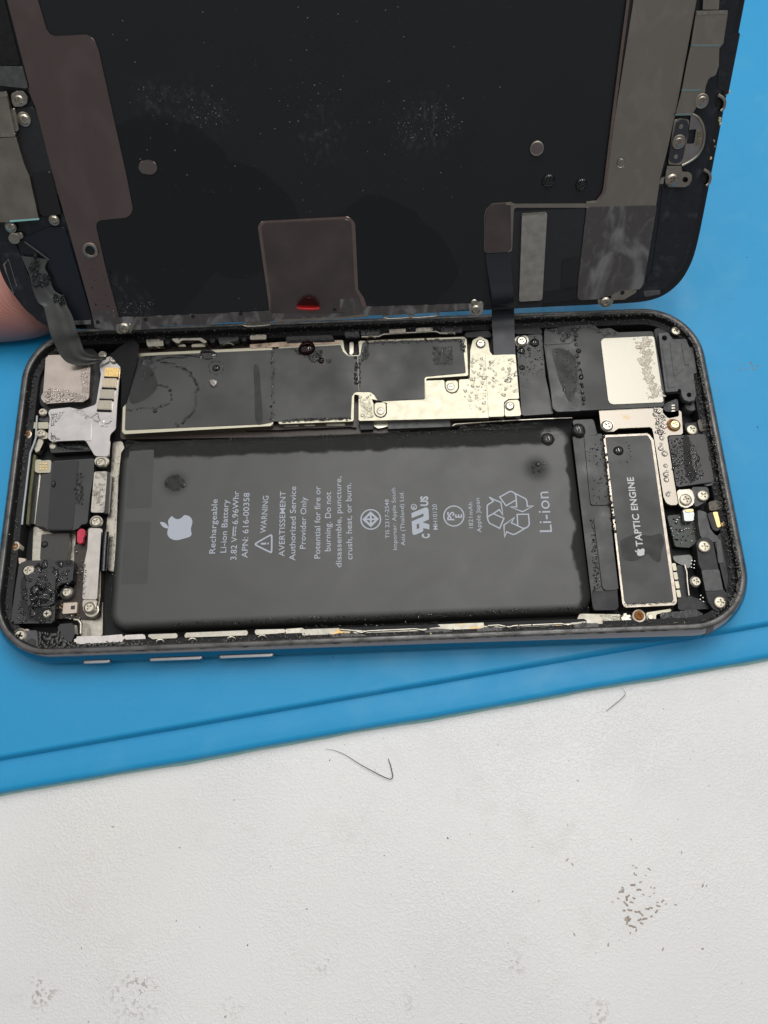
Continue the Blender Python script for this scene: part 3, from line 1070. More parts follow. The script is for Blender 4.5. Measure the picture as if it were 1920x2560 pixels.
slab('antenna_block', board, PH, 'e', [(930, 805), (1470, 785), (1472, 852), (932, 872)], .36, .2, greyp, .02)
slab('antenna_clip', board, PH, 'e', [(808, 818), (930, 812), (930, 850), (850, 868), (812, 850)], .34, .1, nickel, .01)
tube('antenna_wire', board, [(*PH.pt('g', p, .34), .34) for p in ((40, 985), (60, 970), (420, 945), (800, 925), (1070, 915))], .012, nickel, 6)
# black tape wedge that folds over the board's corner
V = [(*PH.pt('a', p, z), z) for p, z in (((950, 236), .50), ((1040, 160), .58), ((1110, 118), .62), ((1160, 104), .64), ((1205, 150), .60), ((1185, 300), .52), ((1150, 430), .49), ((1095, 640), .47), ((1048, 700), .44), ((1052, 480), .46), ((1040, 330), .48))]
bm = bmesh.new()
bm.faces.new([bm.verts.new(v) for v in V])
bmesh.ops.triangulate(bm, faces=bm.faces[:])
bmesh.ops.solidify(bm, geom=bm.faces[:], thickness=.015)
finish(bm, 'folded_tape', mat('matt_black_tape', (.006, .006, .007), .6, spec=.25, bump=.2, bscale=10, bdist=.02), board, 60)
# springs and clips along the far side wall
for pts, z, m_ in (([(180, 250), (400, 240), (410, 335), (200, 345)], .46, nickel), ([(500, 240), (900, 232), (980, 285), (940, 300), (870, 262), (650, 262), (600, 305), (560, 290)], .5, nickel),
                   ([(580, 345), (640, 315), (690, 318), (700, 345)], .44, nickel), ([(770, 315), (920, 305), (970, 345), (770, 352)], .44, gold_steel),
                   ([(1110, 230), (1380, 215), (1380, 262), (1140, 318)], .46, greyp), ([(1530, 195), (1740, 185), (1740, 250), (1530, 258)], .5, taupe)):
    slab('side_clip', phone, PH, 'z1', pts, z, .12, m_, .02)
for c in ((455, 275), (1040, 260), (1450, 240)):
    disc('clip_foot', phone, PH, 'z1', c, .47, .2, .085, blackp, .02)
for c in ((290, 365), (1250, 325)):
    P2 = [(*PH.pt('z1', (c[0] - 70 + k * 20, c[1] - 26 * math.sin(k * math.pi / 7)), .45 + .04 * math.sin(k * math.pi / 7)), .45 + .04 * math.sin(k * math.pi / 7)) for k in range(8)]
    tube('spring_contact', phone, P2, .012, gold_steel, 6)
slab('side_block', phone, PH, 'd', [(1500, 75), (1900, 60), (1930, 118), (1510, 128)], .47, .15, wetblack, .03)
slab('side_block', phone, PH, 'z2', [(0, 205), (150, 200), (165, 270), (20, 275)], .5, .2, wetblack, .03)
slab('side_block', phone, PH, 'z2', [(170, 180), (370, 175), (375, 245), (180, 250)], .48, .2, wetblack, .03)
slab('side_clip', phone, PH, 'z2', [(470, 180), (640, 172), (640, 212), (470, 222)], .50, .05, taupe, .01)
slab('side_clip', phone, PH, 'z2', [(745, 165), (918, 158), (918, 192), (745, 204)], .50, .05, nickel, .01)
P2 = [(*PH.pt('z2', p, .47), .47) for p in ((180, 262), (360, 258), (410, 235), (460, 232), (920, 205), (960, 208), (1000, 225), (1150, 222))]
tube('spring_strip', phone, P2, .022, nickel, 6)
slab('side_block', phone, PH, 'z2', [(1000, 160), (1215, 140), (1230, 215), (1010, 222)], .48, .2, wetblack, .03)
slab('side_block', phone, PH, 'z2', [(1255, 215), (1500, 190), (1530, 235), (1530, 262), (1250, 262)], .46, .2, blackp, .05)
slab('side_block', phone, PH, 'g', [(575, 145), (790, 132), (830, 190), (575, 190)], .44, .2, blackp, .05)
for c in ((280, 275), (1105, 235)):
    P2 = [(*PH.pt('z2', (c[0] - 45 + k * 13, c[1] - 18 * math.sin(k * math.pi / 7)), .47), .47 + .03 * math.sin(k * math.pi / 7)) for k in range(8)]
    tube('spring_contact', phone, P2, .012, gold_steel, 6)

# ------------------------------------------------------------------ flat black flex and loudspeaker
slab('flat_flex', phone, PH, 'g', [(596, 312), (690, 200), (812, 188), (842, 560), (905, 840), (915, 878), (650, 896), (636, 880)], .43, .1, film, .03)
ZS = .50
spk = slab('loudspeaker', phone, PH, 'px', [(1360, 862), (1361, 826), (1432, 814), (1485, 811), (1496, 823), (1526, 820), (1545, 831), (1632, 828), (1640, 860), (1663, 978), (1660, 1016), (1460, 1026), (1392, 1029), (1383, 1020)], ZS, .3, film, .03, bev=.02)
slab('speaker_flap', spk, PH, 'g', [(832, 152), (1075, 118), (1078, 240), (1050, 270), (835, 285)], ZS + .012, .014, film2, .03)
slab('speaker_flap', spk, PH, 'g', [(846, 292), (1040, 282), (1110, 250), (1150, 780), (1150, 855), (940, 862), (905, 830)], ZS + .008, .01, film2, .03)
spl = slab('magnet_plate', spk, PH, 'h', [(165, 262), (690, 238), (785, 890), (245, 914)], ZS + .016, .05, mat('matt_nickel_plate', (.42, .40, .345), .42, 1.0, var=.03, vscale=50, rvar=.03, rscale=60, bump=.15, bscale=90, bdist=.002), [.08, .03, .03, .1], bev=.01)
D = Drops()
for _ in range(170):
    t_ = rng.random()
    x_ = 585 + 95 * t_ + rng.gauss(0, 30) + 25 * math.sin(t_ * 9)
    x_, y_ = PH.pt('h', (min(x_, 685 + 92 * t_), 255 + 600 * t_), ZS + .016)
    D.add(x_, y_, ZS + .012, rng.uniform(.012, .05), rng.uniform(.25, .6), 9, 3, .35, rng.uniform(.6, 1.8), rng.uniform(0, 3))
chain(D, PH, 'h', [(495, 262), (545, 360), (600, 470), (610, 600), (650, 700), (690, 830)], ZS + .016, .05, .02, .045, .012, .35)
tag(D.build('corrosion', corr, spk), kind='stuff')
slab('speaker_wall', phone, PH, 'h', [(690, 178), (720, 158), (840, 150), (872, 215), (960, 240), (1050, 280), (1110, 420), (1130, 610), (1135, 830), (1060, 915), (930, 800), (812, 800), (790, 640)], .42, .3, blackp, .04)
brk = slab('speaker_bracket', phone, PH, 'h', [(736, 210), (828, 202), (880, 272), (1012, 266), (1036, 342), (1076, 352), (1114, 600), (1080, 612), (1108, 820), (1085, 870), (1038, 886), (990, 866), (966, 826), (958, 762), (932, 756), (925, 782), (806, 790)], .53, .12, greyp, .03, bev=.015,
           holes=[('h', ell('h', (795, 257), 27, 16), 0), ('h', ell('h', (1038, 818), 24, 16), 0)])
for q in ([(848, 282), (935, 276), (985, 560), (940, 600), (890, 640)], [(960, 300), (1005, 295), (1040, 520), (1000, 525)], [(770, 320), (825, 310), (905, 740), (835, 750)]):
    slab('bracket_rib', brk, PH, 'h', q, .541, .015, greyp, .02, bev=.006)
disc('support_post', phone, PH, 'h', (1058, 925), .36, .26, .165, greyp, .02)
screw(phone, PH, 'h', (912, 180), .55, .132, 'flat', rot=20)
slab('flex_end', phone, PH, 'h', [(770, 985), (800, 905), (925, 850), (940, 1030), (830, 1052)], .47, .2, wetblack, .03)
for y_ in (915, 942, 970):
    slab('flex_pad', phone, PH, 'h', [(865, y_), (898, y_ - 2), (899, y_ + 12), (866, y_ + 14)], .476, .01, nickel, 0, bev=.002)
tube('gold_spring', phone, [(*PH.pt('h', p, .42), .42) for p in ((1100, 690), (1125, 800), (1160, 950))], .022, goldm, 6)
slab('speaker_wall', phone, PH, 'h', [(1110, 680), (1140, 672), (1205, 950), (1170, 965)], .46, .3, blackp, .02)

# ------------------------------------------------------------------ metal bracket, charging port, lower right parts
ZK = .47
lb = slab('steel_bracket', phone, PH, 'i', [(145, -82), (330, -90), (640, -105), (730, -100), (812, -45), (870, -40), (960, -60), (978, 182), (818, 192), (902, 712), (925, 800), (928, 876), (860, 880), (815, 862), (786, 800), (690, 165), (668, 108), (340, 122), (298, 150), (230, 160), (170, 130)], ZK, .07, rustmetal, .04, bev=.012)
screw(lb, PH, 'i', (232, 92), ZK + .04, .165, 'pan', screwm)
disc('washer', lb, PH, 'i', (232, 94), ZK + .012, .02, .185, nickel, .005)
disc('rust_ring', lb, PH, 'i', (885, 90), ZK + .004, .006, .19, rust, .002)
screw(lb, PH, 'i', (900, 80), ZK + .07, .145, 'pan', mat('yellowed_screw', (.80, .68, .42), .35, 1.0, var=.15, vscale=15))
port = slab('charging_port', phone, PH, 'i', [(832, 200), (1200, 178), (1282, 625), (1270, 650), (915, 702)], .50, .3, mat('damp_black_cover', (.036, .034, .035), .34, spec=.5, rvar=.12, rscale=3, bump=.1, bscale=20, bdist=.004), .03, bev=.03, seg=3)
slab('port_shell', phone, PH, 'i', [(1190, 190), (1235, 178), (1262, 200), (1335, 600), (1325, 640), (1270, 680), (1180, 700)], .44, .3, mat('grey_shell', (.10, .10, .105), .3, .6, rvar=.1), .05, bev=.04, seg=3)
tube('gasket', phone, [(*PH.pt('i', p, .46), .46) for p in ((1222, 186), (1250, 205), (1285, 380), (1325, 590), (1312, 640))], .024, clear_strip, 8)
slab('bracket_foot', phone, PH, 'i', [(915, 730), (1062, 720), (1090, 800), (1085, 870), (1010, 912), (940, 885)], ZK + .005, .06, nickel, .05, bev=.01)
screw(phone, PH, 'i', (1010, 822), ZK + .045, .155, 'flat', rot=8)
slab('plastic_foot', phone, PH, 'i', [(1060, 700), (1225, 700), (1240, 800), (1200, 850), (1095, 905)], .44, .2, greyp, .04)
screw(phone, PH, 'i', (1180, 782), .50, .15, 'flat', rot=35)
screw(phone, PH, 'i', (1070, 132), .50, .145, 'flat', rot=30)
slab('plastic_foot', phone, PH, 'z5', [(540, 440), (780, 420), (960, 380), (1000, 640), (560, 660)], .40, .2, blackp, .04)
slab('spring_housing', phone, PH, 'z5', [(780, 380), (960, 340), (985, 560), (830, 600)], .46, .1, mat('worn_brass_black', (.09, .08, .065), .45, .4, var=.4, vscale=14, bump=.4, bscale=20), .03)
gb = slab('circuit_patch', phone, PH, 'i', [(820, 985), (1000, 960), (1115, 970), (1135, 1230), (1040, 1300), (900, 1290)], .28, .1, pcbg, .03)
for _ in range(46):
    a, b = rng.uniform(850, 1095), rng.uniform(985, 1250)
    s_ = rng.uniform(8, 17)
    slab('chip', gb, PH, 'i', [(a, b), (a + s_, b - 1), (a + s_ * 1.1, b + s_ * .7), (a + 1, b + s_ * .7)], .28 + rng.uniform(.02, .05), .06, rng.choice([solder, chipm, pcb, greyp, solder, olive]), 0, bev=.006, seg=1)
slab('grounding_clip', phone, PH, 'i', [(972, 925), (1065, 915), (1088, 960), (1082, 1035), (992, 1038), (985, 970)], .42, .1, mat('pale_grey_clip', (.50, .53, .52), .35, .7, rvar=.1), .02)
slab('gold_tab', phone, PH, 'i', [(1000, 925), (1078, 918), (1082, 940), (1005, 948)], .44, .03, goldm, .01)
arm = slab('plastic_arm', phone, PH, 'i', [(1120, 920), (1215, 955), (1245, 1110), (1290, 1170), (1330, 1190), (1320, 1245), (1180, 1235), (1150, 1180), (1130, 1080)], .44, .25, greyp, .04)
slab('spring_connector', phone, PH, 'i', [(1215, 960), (1285, 945), (1345, 1110), (1320, 1140), (1270, 1120)], .48, .3, blackp, .03)
slab('gold_tab', phone, PH, 'i', [(1272, 950), (1318, 945), (1352, 1090), (1318, 1102)], .50, .05, goldm, .01)
slab('gold_tab', phone, PH, 'i', [(1355, 1050), (1386, 1042), (1392, 1085), (1362, 1092)], .46, .05, goldm, .01)
slab('spring_housing', phone, PH, 'i', [(1230, 850), (1300, 830), (1390, 850), (1380, 900), (1300, 930), (1240, 935)], .48, .2, MATS['worn_brass_black'], .03)
mb = slab('microphone_bracket', phone, PH, 'j', [(1012, 205), (1048, 160), (1125, 155), (1165, 200), (1200, 390), (1215, 450), (1258, 640), (1325, 690), (1300, 770), (1240, 828), (1175, 815), (1122, 740), (1095, 640), (1060, 450), (1035, 400)], .46, .25, blackp, .05, bev=.02)
slab('bracket_rib', mb, PH, 'j', [(1060, 452), (1218, 446), (1256, 632), (1095, 642)], .475, .02, greyp, .02)
slab('bracket_rib', mb, PH, 'j', [(1170, 175), (1235, 110), (1290, 120), (1330, 380), (1340, 620), (1280, 640), (1235, 450)], .42, .2, blackp, .04)
slab('bracket_rib', mb, PH, 'j', [(1190, 185), (1230, 170), (1262, 385), (1212, 390)], .435, .1, greyp, .02)
screw(mb, PH, 'j', (1088, 238), .51, .152, 'flat', rot=-3)
screw(mb, PH, 'j', (1232, 743), .51, .15, 'flat', rot=-8)
screw(phone, PH, 'j', (1012, 552), .43, .15, 'pan', screwm)
slab('flex_strip', phone, PH, 'j', [(795, 325), (960, 312), (980, 350), (950, 440), (905, 420), (860, 390), (815, 370)], .36, .1, mat('damp_grey_flex', (.16, .16, .155), .35, .3, rvar=.1, bump=.5, bscale=25), .03)
slab('black_holder', phone, PH, 'j', [(830, 400), (900, 420), (930, 480), (945, 680), (1000, 700), (1110, 740), (1150, 800), (850, 815)], .34, .2, blackp, .04)
tube('wire_spring', phone, [(*PH.pt('j', p, .40), .40) for p in ((905, 400), (925, 470), (930, 560), (945, 680))], .018, nickel, 6)
for (a, b) in ((975, 365), (1000, 370), (968, 395), (995, 402), (970, 425), (995, 432), (1055, 680), (1075, 700), (1050, 715), (1080, 735)):
    disc('solder_dot', phone, PH, 'j', (a, b), .37, .04, .022, solder, .01, 8)
slab('black_holder', phone, PH, 'j', [(680, 835), (850, 825), (1000, 800), (1080, 850), (1050, 920), (700, 930)], .36, .2, wetblack, .04)
disc('rubber_plug', phone, PH, 'j', (785, 905), .39, .1, .12, glassb, .03)
slab('grounding_plate', phone, PH, 'j', [(560, 835), (785, 800), (790, 822), (650, 850), (648, 900), (570, 905)], .36, .1, gold_steel, .02)
disc('rivet', phone, PH, 'j', (603, 870), .39, .06, .075, nickel, .01)
disc('stand_off', phone, PH, 'j', (500, 868), .44, .3, .185, rustmetal, .03)
screw(phone, PH, 'j', (500, 858), .47, .125, 'pan', rust, label='heavily rusted brown screw')
slab('clip_lug', phone, PH, 'j', [(330, 850), (400, 835), (430, 880), (420, 925), (350, 935)], .38, .2, nickel, .06, bev=.04)

# ------------------------------------------------------------------ vibration motor
mot = slab('vibration_motor', phone, PH, 'px', [(1508, 1088), (1621, 1083), (1634, 1100), (1693, 1506), (1686, 1513), (1562, 1519), (1556, 1508)], .462, .34, mat('dull_steel_can', (.38, .34, .29), .34, 1.0, color2=(.26, .19, .12), vscale=7, thr=(.55, .75), rvar=.1), .03, bev=.02)
slab('label_film', mot, PH, 'px', [(1514, 1093), (1619, 1088), (1628, 1102), (1684, 1499), (1680, 1505), (1566, 1511), (1561, 1500)], .474, .015, film, .03)
text(mot, PH, 'TAPTIC ENGINE', 'px', (1607.5, 1366), (1583.5, 1193), 17.5, .4772, inkw, .022, spacing=1.08)
logo(mot, 'z9', .4772, inkw, lambda p: (680 + (p[0] - 125) * 1.98 + (p[1] - 600) * .02, 850 + (p[1] - 600) * 1.98))
for k in range(4):
    y_ = 392 + k * 80
    slab('motor_tab', mot, PH, 'j', [(790 + k * 13, y_), (825 + k * 13, y_ - 3), (838 + k * 13, y_ + 62), (805 + k * 13, y_ + 66)], .38, .2, gold_steel, .01)

# ------------------------------------------------------------------ camera end of the phone
cm = slab('camera_module', phone, PH, 'a', [(396, 240), (470, 226), (780, 228), (790, 300), (768, 608), (720, 638), (600, 640), (390, 655), (355, 610), (358, 575), (372, 570)], .52, .35, pinksteel, .06, bev=.03, seg=3)
slab('camera_cradle', phone, PH, 'a', [(330, 320), (400, 215), (560, 180), (800, 175), (870, 250), (840, 660), (690, 720), (420, 720), (345, 660)], .34, .25, blackp, .08)
tube('cradle_rail', phone, [(*PH.pt('a', p, .42), .42) for p in ((310, 310), (360, 255), (450, 205), (560, 190))], .025, clear_strip, 8)
plate = slab('steel_bracket', phone, PH, 'a', [(858, 318), (900, 262), (940, 245), (1000, 255), (1042, 335), (1012, 660), (1000, 872), (952, 920), (936, 1112), (820, 1106), (738, 968), (440, 980), (414, 950), (430, 775), (414, 722), (440, 702), (600, 685), (690, 705), (760, 690), (830, 660), (872, 400)], .45, .05, polish, .04, bev=.012)
slab('bend_ridge', plate, PH, 'a', [(752, 775), (788, 772), (786, 975), (740, 972)], .462, .02, polish, .01, bev=.01)
slab('bend_ridge', plate, PH, 'a', [(700, 705), (760, 690), (835, 735), (782, 778)], .468, .03, polish, .02, bev=.01)
for k, (c, m_) in enumerate((((968, 380), goldm), ((947, 473), mat('tan_contact', (.55, .47, .36), .35, 1.0)), ((926, 570), mat('grey_contact', (.42, .39, .33), .35, 1.0)), ((905, 664), MATS['grey_contact']))):
    blk = slab('contact_block', plate, PH, 'a', [(c[0] - 60, c[1] - 40), (c[0] + 62, c[1] - 38), (c[0] + 52, c[1] + 42), (c[0] - 70, c[1] + 38)], .50, .07, m_, .01, bev=.012)
    for q in range(5):
        a0 = c[0] - 56 + q * 23
        slab('contact_ridge', plate, PH, 'a', [(a0, c[1] - 36), (a0 + 13, c[1] - 36), (a0 + 5, c[1] + 34), (a0 - 8, c[1] + 34)], .508, .01, m_, 0, bev=.003, seg=1)
    slab('contact_gap', plate, PH, 'a', [(c[0] - 70, c[1] + 40), (c[0] + 52, c[1] + 44), (c[0] + 48, c[1] + 54), (c[0] - 72, c[1] + 50)], .485, .05, darkp, 0)
slab('screw_tongue', plate, PH, 'a', [(822, 1112), (935, 1116), (935, 1160), (900, 1205), (850, 1205), (815, 1165)], .43, .05, nickel, .06)
screw(plate, PH, 'a', (868, 1158), .48, .135, 'pan')
screw(phone, PH, 'a', (880, 225), .47, .125, 'pan')
screw(plate, PH, 'a', (977, 268), .50, .11, 'pan')
screw(phone, PH, 'a', (365, 722), .46, .125, 'pan')
slab('screw_tongue', phone, PH, 'a', [(345, 770), (425, 765), (420, 810), (335, 800)], .36, .1, greyp, .02)
screw(phone, PH, 'a', (348, 906), .46, .135, 'pan')
slab('grounding_clip', phone, PH, 'a', [(280, 815), (420, 812), (420, 870), (270, 868)], .42, .06, gold_steel, .02)
slab('grounding_clip', phone, PH, 'a', [(360, 905), (412, 900), (412, 955), (350, 960)], .42, .06, nickel, .02)
disc('screw_boss', phone, PH, 'a', (230, 918), .45, .2, .14, nickel, .02)
screw(phone, PH, 'a', (228, 912), .465, .10, 'pan', rust)
slab('corroded_lug', phone, PH, 'a', [(310, 960), (390, 955), (355, 1030), (330, 1080), (290, 1070)], .40, .15, nickel, .06, bev=.03)
tube('seal_line', phone, [(*PH.pt('a', p, .44), .44) for p in ((320, 760), (310, 950), (290, 1010), (262, 1080), (242, 1244), (222, 1420), (205, 1560), (190, 1700))], .020, clear_strip, 8)
slab('olive_strip', phone, PH, 'b', [(372, 440), (415, 445), (360, 900), (330, 1250), (300, 1250), (330, 900)], .30, .1, olive, .02)
slab('dark_ledge', phone, PH, 'a', [(420, 985), (735, 980), (800, 1060), (440, 1080)], .30, .2, wetblack, .03)
disc('led_lens', phone, PH, 'a', (452, 1018), .34, .1, .09, corr, .03)
slab('contact_pad', phone, PH, 'b', [(405, 505), (470, 500), (475, 515), (575, 505), (592, 525), (582, 652), (440, 655), (400, 640)], .34, .05, gold_steel, .02)
for ix in range(3):
    for iy in range(3):
        slab('gold_dot', phone, PH, 'b', [(455 + ix * 34, 540 + iy * 30), (478 + ix * 34, 538 + iy * 30), (476 + ix * 34, 558 + iy * 30), (453 + ix * 34, 560 + iy * 30)], .35, .02, goldm, 0, bev=.004, seg=1)
slab('silver_edge', phone, PH, 'b', [(445, 665), (470, 668), (415, 1244), (390, 1244)], .30, .05, nickel, 0)
slab('dark_edge', phone, PH, 'b', [(395, 650), (442, 662), (392, 1244), (340, 1244)], .27, .05, film2, 0)
fl = slab('folded_flex', phone, PH, 'b', [(470, 668), (575, 662), (605, 520), (1088, 488), (1075, 700), (1040, 900), (1005, 1240), (922, 1252), (915, 1290), (853, 1312), (535, 1316), (528, 1278), (400, 1265), (425, 1050)], .42, .2, film, .04)
slab('flex_layer', fl, PH, 'b', [(610, 530), (905, 510), (845, 1200), (838, 1302), (548, 1306), (570, 900)], .432, .014, film2, .03)
slab('code_plate', phone, PH, 'b', [(1085, 642), (1236, 636), (1200, 1112), (1046, 1110)], .42, .1, mat('mottled_nickel', (.46, .43, .385), .4, 1.0, color2=(.27, .25, .22), vscale=13, thr=(.5, .62), rvar=.1), .02)
slab('dark_spacer', phone, PH, 'b', [(1236, 640), (1275, 650), (1240, 1130), (1200, 1120)], .40, .1, wetblack, .02)
slab('dark_square_pad', phone, PH, 'c', [(358, 158), (600, 146), (600, 250), (580, 380), (345, 378)], .30, .1, mat('ribbed_dark_pad', (.045, .042, .037), .4, spec=.5, bump=.5, bscale=30, stretch=(1, 6, 1), bdist=.008), .02)
slab('red_sticker', phone, PH, 'c', [(668, 118), (728, 104), (738, 160), (720, 180), (718, 236), (664, 240)], .42, .08, redst, .06, bev=.015)
pb = slab('camera_board', phone, PH, 'c', [(640, 250), (720, 235), (760, 100), (830, 90), (890, 470), (868, 860), (800, 895), (690, 880), (500, 890), (505, 730), (640, 690)], .27, .12, pcb, .04)
for _ in range(34):
    a, b = rng.choice([(rng.uniform(648, 715), rng.uniform(260, 700)), (rng.uniform(500, 690), rng.uniform(845, 885)), (rng.uniform(505, 535), rng.uniform(760, 840))])
    s_ = rng.uniform(8, 15)
    slab('chip', pb, PH, 'c', [(a, b), (a + s_, b), (a + s_, b + s_ * .8), (a, b + s_ * .8)], .30 + rng.uniform(0, .03), .05, rng.choice([solder, solder, goldm, chipm, pcb]), 0, bev=.006, seg=1)
slab('sensor_can', pb, PH, 'c', [(548, 752), (668, 745), (662, 836), (540, 846)], .36, .08, chipm, .01, bev=.01)
slab('sensor_window', pb, PH, 'c', [(612, 775), (648, 772), (646, 806), (610, 808)], .363, .006, glassb, 0, bev=.002)
bar = slab('steel_strap', phone, PH, 'c', [(765, 104), (876, 106), (862, 340), (838, 722), (712, 718), (730, 400), (755, 280)], .45, .06, mat('damp_steel', (.46, .43, .40), .30, 1.0, var=.1, vscale=6, rvar=.12, rscale=5, bump=.3, bscale=9, bdist=.012), .02, bev=.015)
for (x_, y_) in ((828, 48), (770, 790)):
    disc('strap_end', bar, PH, 'c', (x_, y_ - 2), .43, .05, .165, nickel, .01)
    screw(bar, PH, 'c', (x_, y_), .47, .145, 'pan')
slab('strap_end', bar, PH, 'c', [(716, 722), (838, 726), (830, 800), (712, 790)], .425, .04, nickel, .02)
disc('washer', bar, PH, 'c', (790, 815), .38, .08, .19, nickel, .02)
tube('rubber_roll', phone, [(*PH.pt('c', p, .36), .36) for p in ((918, 140), (905, 300), (895, 480))], .055, glassb, 14)
tube('brass_rail', phone, [(*PH.pt('c', p, .34), .34) for p in ((870, 480), (865, 700), (850, 800))], .02, rustmetal, 6)
wb = slab('front_camera_holder', phone, PH, 'c', [(165, 410), (230, 385), (620, 376), (642, 400), (625, 575), (540, 580), (490, 612), (482, 700), (470, 925), (92, 930), (130, 640)], .48, .35, wetblack, .05, bev=.03)
slab('raised_block', wb, PH, 'c', [(235, 500), (470, 488), (482, 520), (470, 745), (440, 772), (255, 788), (240, 760)], .53, .06, wetblack, .05, bev=.02)
screw(wb, PH, 'c', (240, 470), .53, .155, 'pan')
screw(phone, PH, 'c', (576, 656), .42, .14, 'pan')
disc('screw_well', wb, PH, 'c', (345, 840), .486, .01, .19, darkp, .004)
disc('screw_ring', phone, PH, 'c', (575, 662), .36, .1, .18, greyp, .02)
screw(wb, PH, 'c', (402, 842), .50, .11, 'pan')
disc('screw_boss', phone, PH, 'c', (125, 258), .45, .2, .13, corr, .02)
screw(phone, PH, 'c', (132, 260), .46, .085, 'pan', rust)
disc('screw_boss', phone, PH, 'c', (165, 1035), .50, .2, .2, nickel, .03)
screw(phone, PH, 'c', (168, 1032), .53, .165, 'pan')
slab('grounding_clip', phone, PH, 'c', [(160, 360), (220, 368), (212, 420), (165, 415)], .42, .05, chipm, .01)
slab('grounding_clip', phone, PH, 'c', [(170, 975), (250, 978), (245, 1000), (170, 1000)], .46, .05, chipm, .01)
slab('corner_insert', phone, PH, 'c', [(95, 1000), (320, 985), (330, 1130), (280, 1180), (160, 1120)], .50, .1, greyp, .05)
disc('corner_dot', phone, PH, 'c', (270, 1100), .506, .01, .125, mat('dark_dot', (.03, .03, .032), .5), .003)
slab('tape_scrap', phone, PH, 'c', [(495, 935), (640, 925), (650, 1010), (610, 1110), (520, 1080)], .46, .15, wetblack, .04, bev=.03)
tube('wire_spring', phone, [(*PH.pt('c', p, .42), .42) for p in ((640, 895), (680, 900), (700, 930), (698, 1020))], .03, nickel, 8)
slab('lifted_shield', phone, PH, 'c', [(640, 1040), (900, 1035), (1075, 1020), (1085, 1085), (640, 1110)], .46, .12, mat('crumpled_nickel', (.56, .52, .50), .28, 1.0, bump=.5, bscale=7, bdist=.03, rvar=.1), .05, bev=.05, seg=3)
D = Drops()
scatter(D, PH, 'c', [(340, 1010), (500, 1000), (640, 1115), (1080, 1090), (1250, 1080), (1230, 1130), (640, 1150), (330, 1160)], .485, 150, .015, .05, .35, pw=1.5, wob=.4)
tag(D.build('adhesive_residue', gunkd, phone), kind='stuff')

# near long side: clips, springs and corroded strip
for pts in ([(436, 285), (450, 274), (630, 268), (632, 298), (470, 306)], [(678, 272), (690, 264), (1085, 248), (1088, 280), (700, 300), (678, 296)], [(1130, 252), (1140, 244), (1330, 240), (1335, 262), (1270, 275), (1140, 278)]):
    slab('side_clip', phone, PH, 'm', pts, .46, .1, nickel, .02, bev=.02)
slab('side_plate', phone, PH, 'm', [(1330, 240), (1450, 232), (1460, 300), (1300, 305)], .42, .1, nickel, .03)
slab('side_plate', phone, PH, 'm', [(280, 280), (420, 272), (430, 335), (330, 350), (270, 330)], .42, .1, MATS['crumpled_nickel'], .04, bev=.04)
for (x_, y_) in ((525, 328), (735, 320), (985, 310), (1185, 300)):
    P2 = [(x_ + 24 * math.cos(math.pi * k / 7), y_ - 18 * math.sin(math.pi * k / 7)) for k in range(8)]
    tube('ring_spring', phone, [(*PH.pt('m', p, .47), .47 + .01 * k_) for k_, p in enumerate(P2)], .012, nickel, 6)
slab('stained_strip', phone, PH, 'n', [(-20, 262), (790, 232), (1660, 198), (1720, 212), (1720, 246), (1640, 250), (1000, 272), (150, 300), (0, 315)], .44, .1, mat('rust_stained_strip', (.37, .35, .30), .44, 1.0, color2=(.62, .42, .16), vscale=2.6, thr=(.56, .66), rvar=.1, bump=.3, bscale=16, bdist=.01), .02)
slab('dark_slot', phone, PH, 'n', [(200, 252), (770, 232), (790, 246), (640, 262), (360, 268), (300, 262), (210, 270)], .446, .01, darkp, .02, bev=.004)
slab('dark_slot', phone, PH, 'n', [(1032, 222), (1610, 200), (1635, 212), (1500, 228), (1170, 242), (1100, 234), (1040, 242)], .446, .01, darkp, .02, bev=.004)
for P_ in (((210, 262), (290, 268), (330, 280), (370, 270), (640, 258), (690, 266), (720, 255)), ((1060, 240), (1120, 236), (1180, 248), (1210, 240), (1480, 228), (1520, 236), (1550, 224))):
    tube('spring_strip', phone, [(*PH.pt('n', p, .46), .46) for p in P_], .014, nickel, 6)
for q in ([(155, 292), (200, 282), (320, 284), (380, 300), (170, 312)], [(700, 262), (760, 255), (850, 262), (860, 276), (690, 280)], [(990, 262), (1060, 245), (1130, 250), (1150, 266), (1000, 275)], [(1540, 235), (1600, 225), (1700, 225), (1700, 250), (1560, 252)]):
    slab('glue_lump', phone, PH, 'n', q, .47, .1, gunkd, .03, bev=.03)

# ------------------------------------------------------------------ the lifted screen, seen from its back
MS = Matrix(((*[float(v) for v in (E1[0], E2[0], E3[0])], float(ORG[0])), (*[float(v) for v in (E1[1], E2[1], E3[1])], float(ORG[1])),
             (*[float(v) for v in (E1[2], E2[2], E3[2])], float(ORG[2])), (0, 0, 0, 1)))
screen = empty('phone_screen', 'detached phone screen tilted up behind the phone body, showing its black metal back', 'phone screen', MS)


def scr(name, fr, pts, h, th, m, r=0.0, bev=.012, parent=screen, **kw):
    return slab(name, parent, SC, fr, pts, h, th, m, r, bev, **kw)


outline = [(-6.80, 6.6)] + catmull([(-6.80, 1.3), (-6.79, 1.05), (-6.75, .77), (-6.62, .45), (-6.43, .13), (-6.12, -.10), (-5.75, -.19), (-5.2, -.215)], 5, False) + catmull([(5.0, .0), (5.45, .005), (5.96, .04), (6.32, .16), (6.59, .42), (6.74, .78), (6.79, 1.17), (6.80, 1.75)], 5, False) + [(6.81, 6.6)]
scr('cover_glass', None, outline, -.06, .09, glassb, bev=.03, seg=3, local=True)
inner = [(x * .982 + (.0), y + (.10 if y < 3 else 0) * (1 - y / 3)) for x, y in outline]
scr('screen_frame', None, inner, -.035, .05, frame_b, bev=.012, local=True)


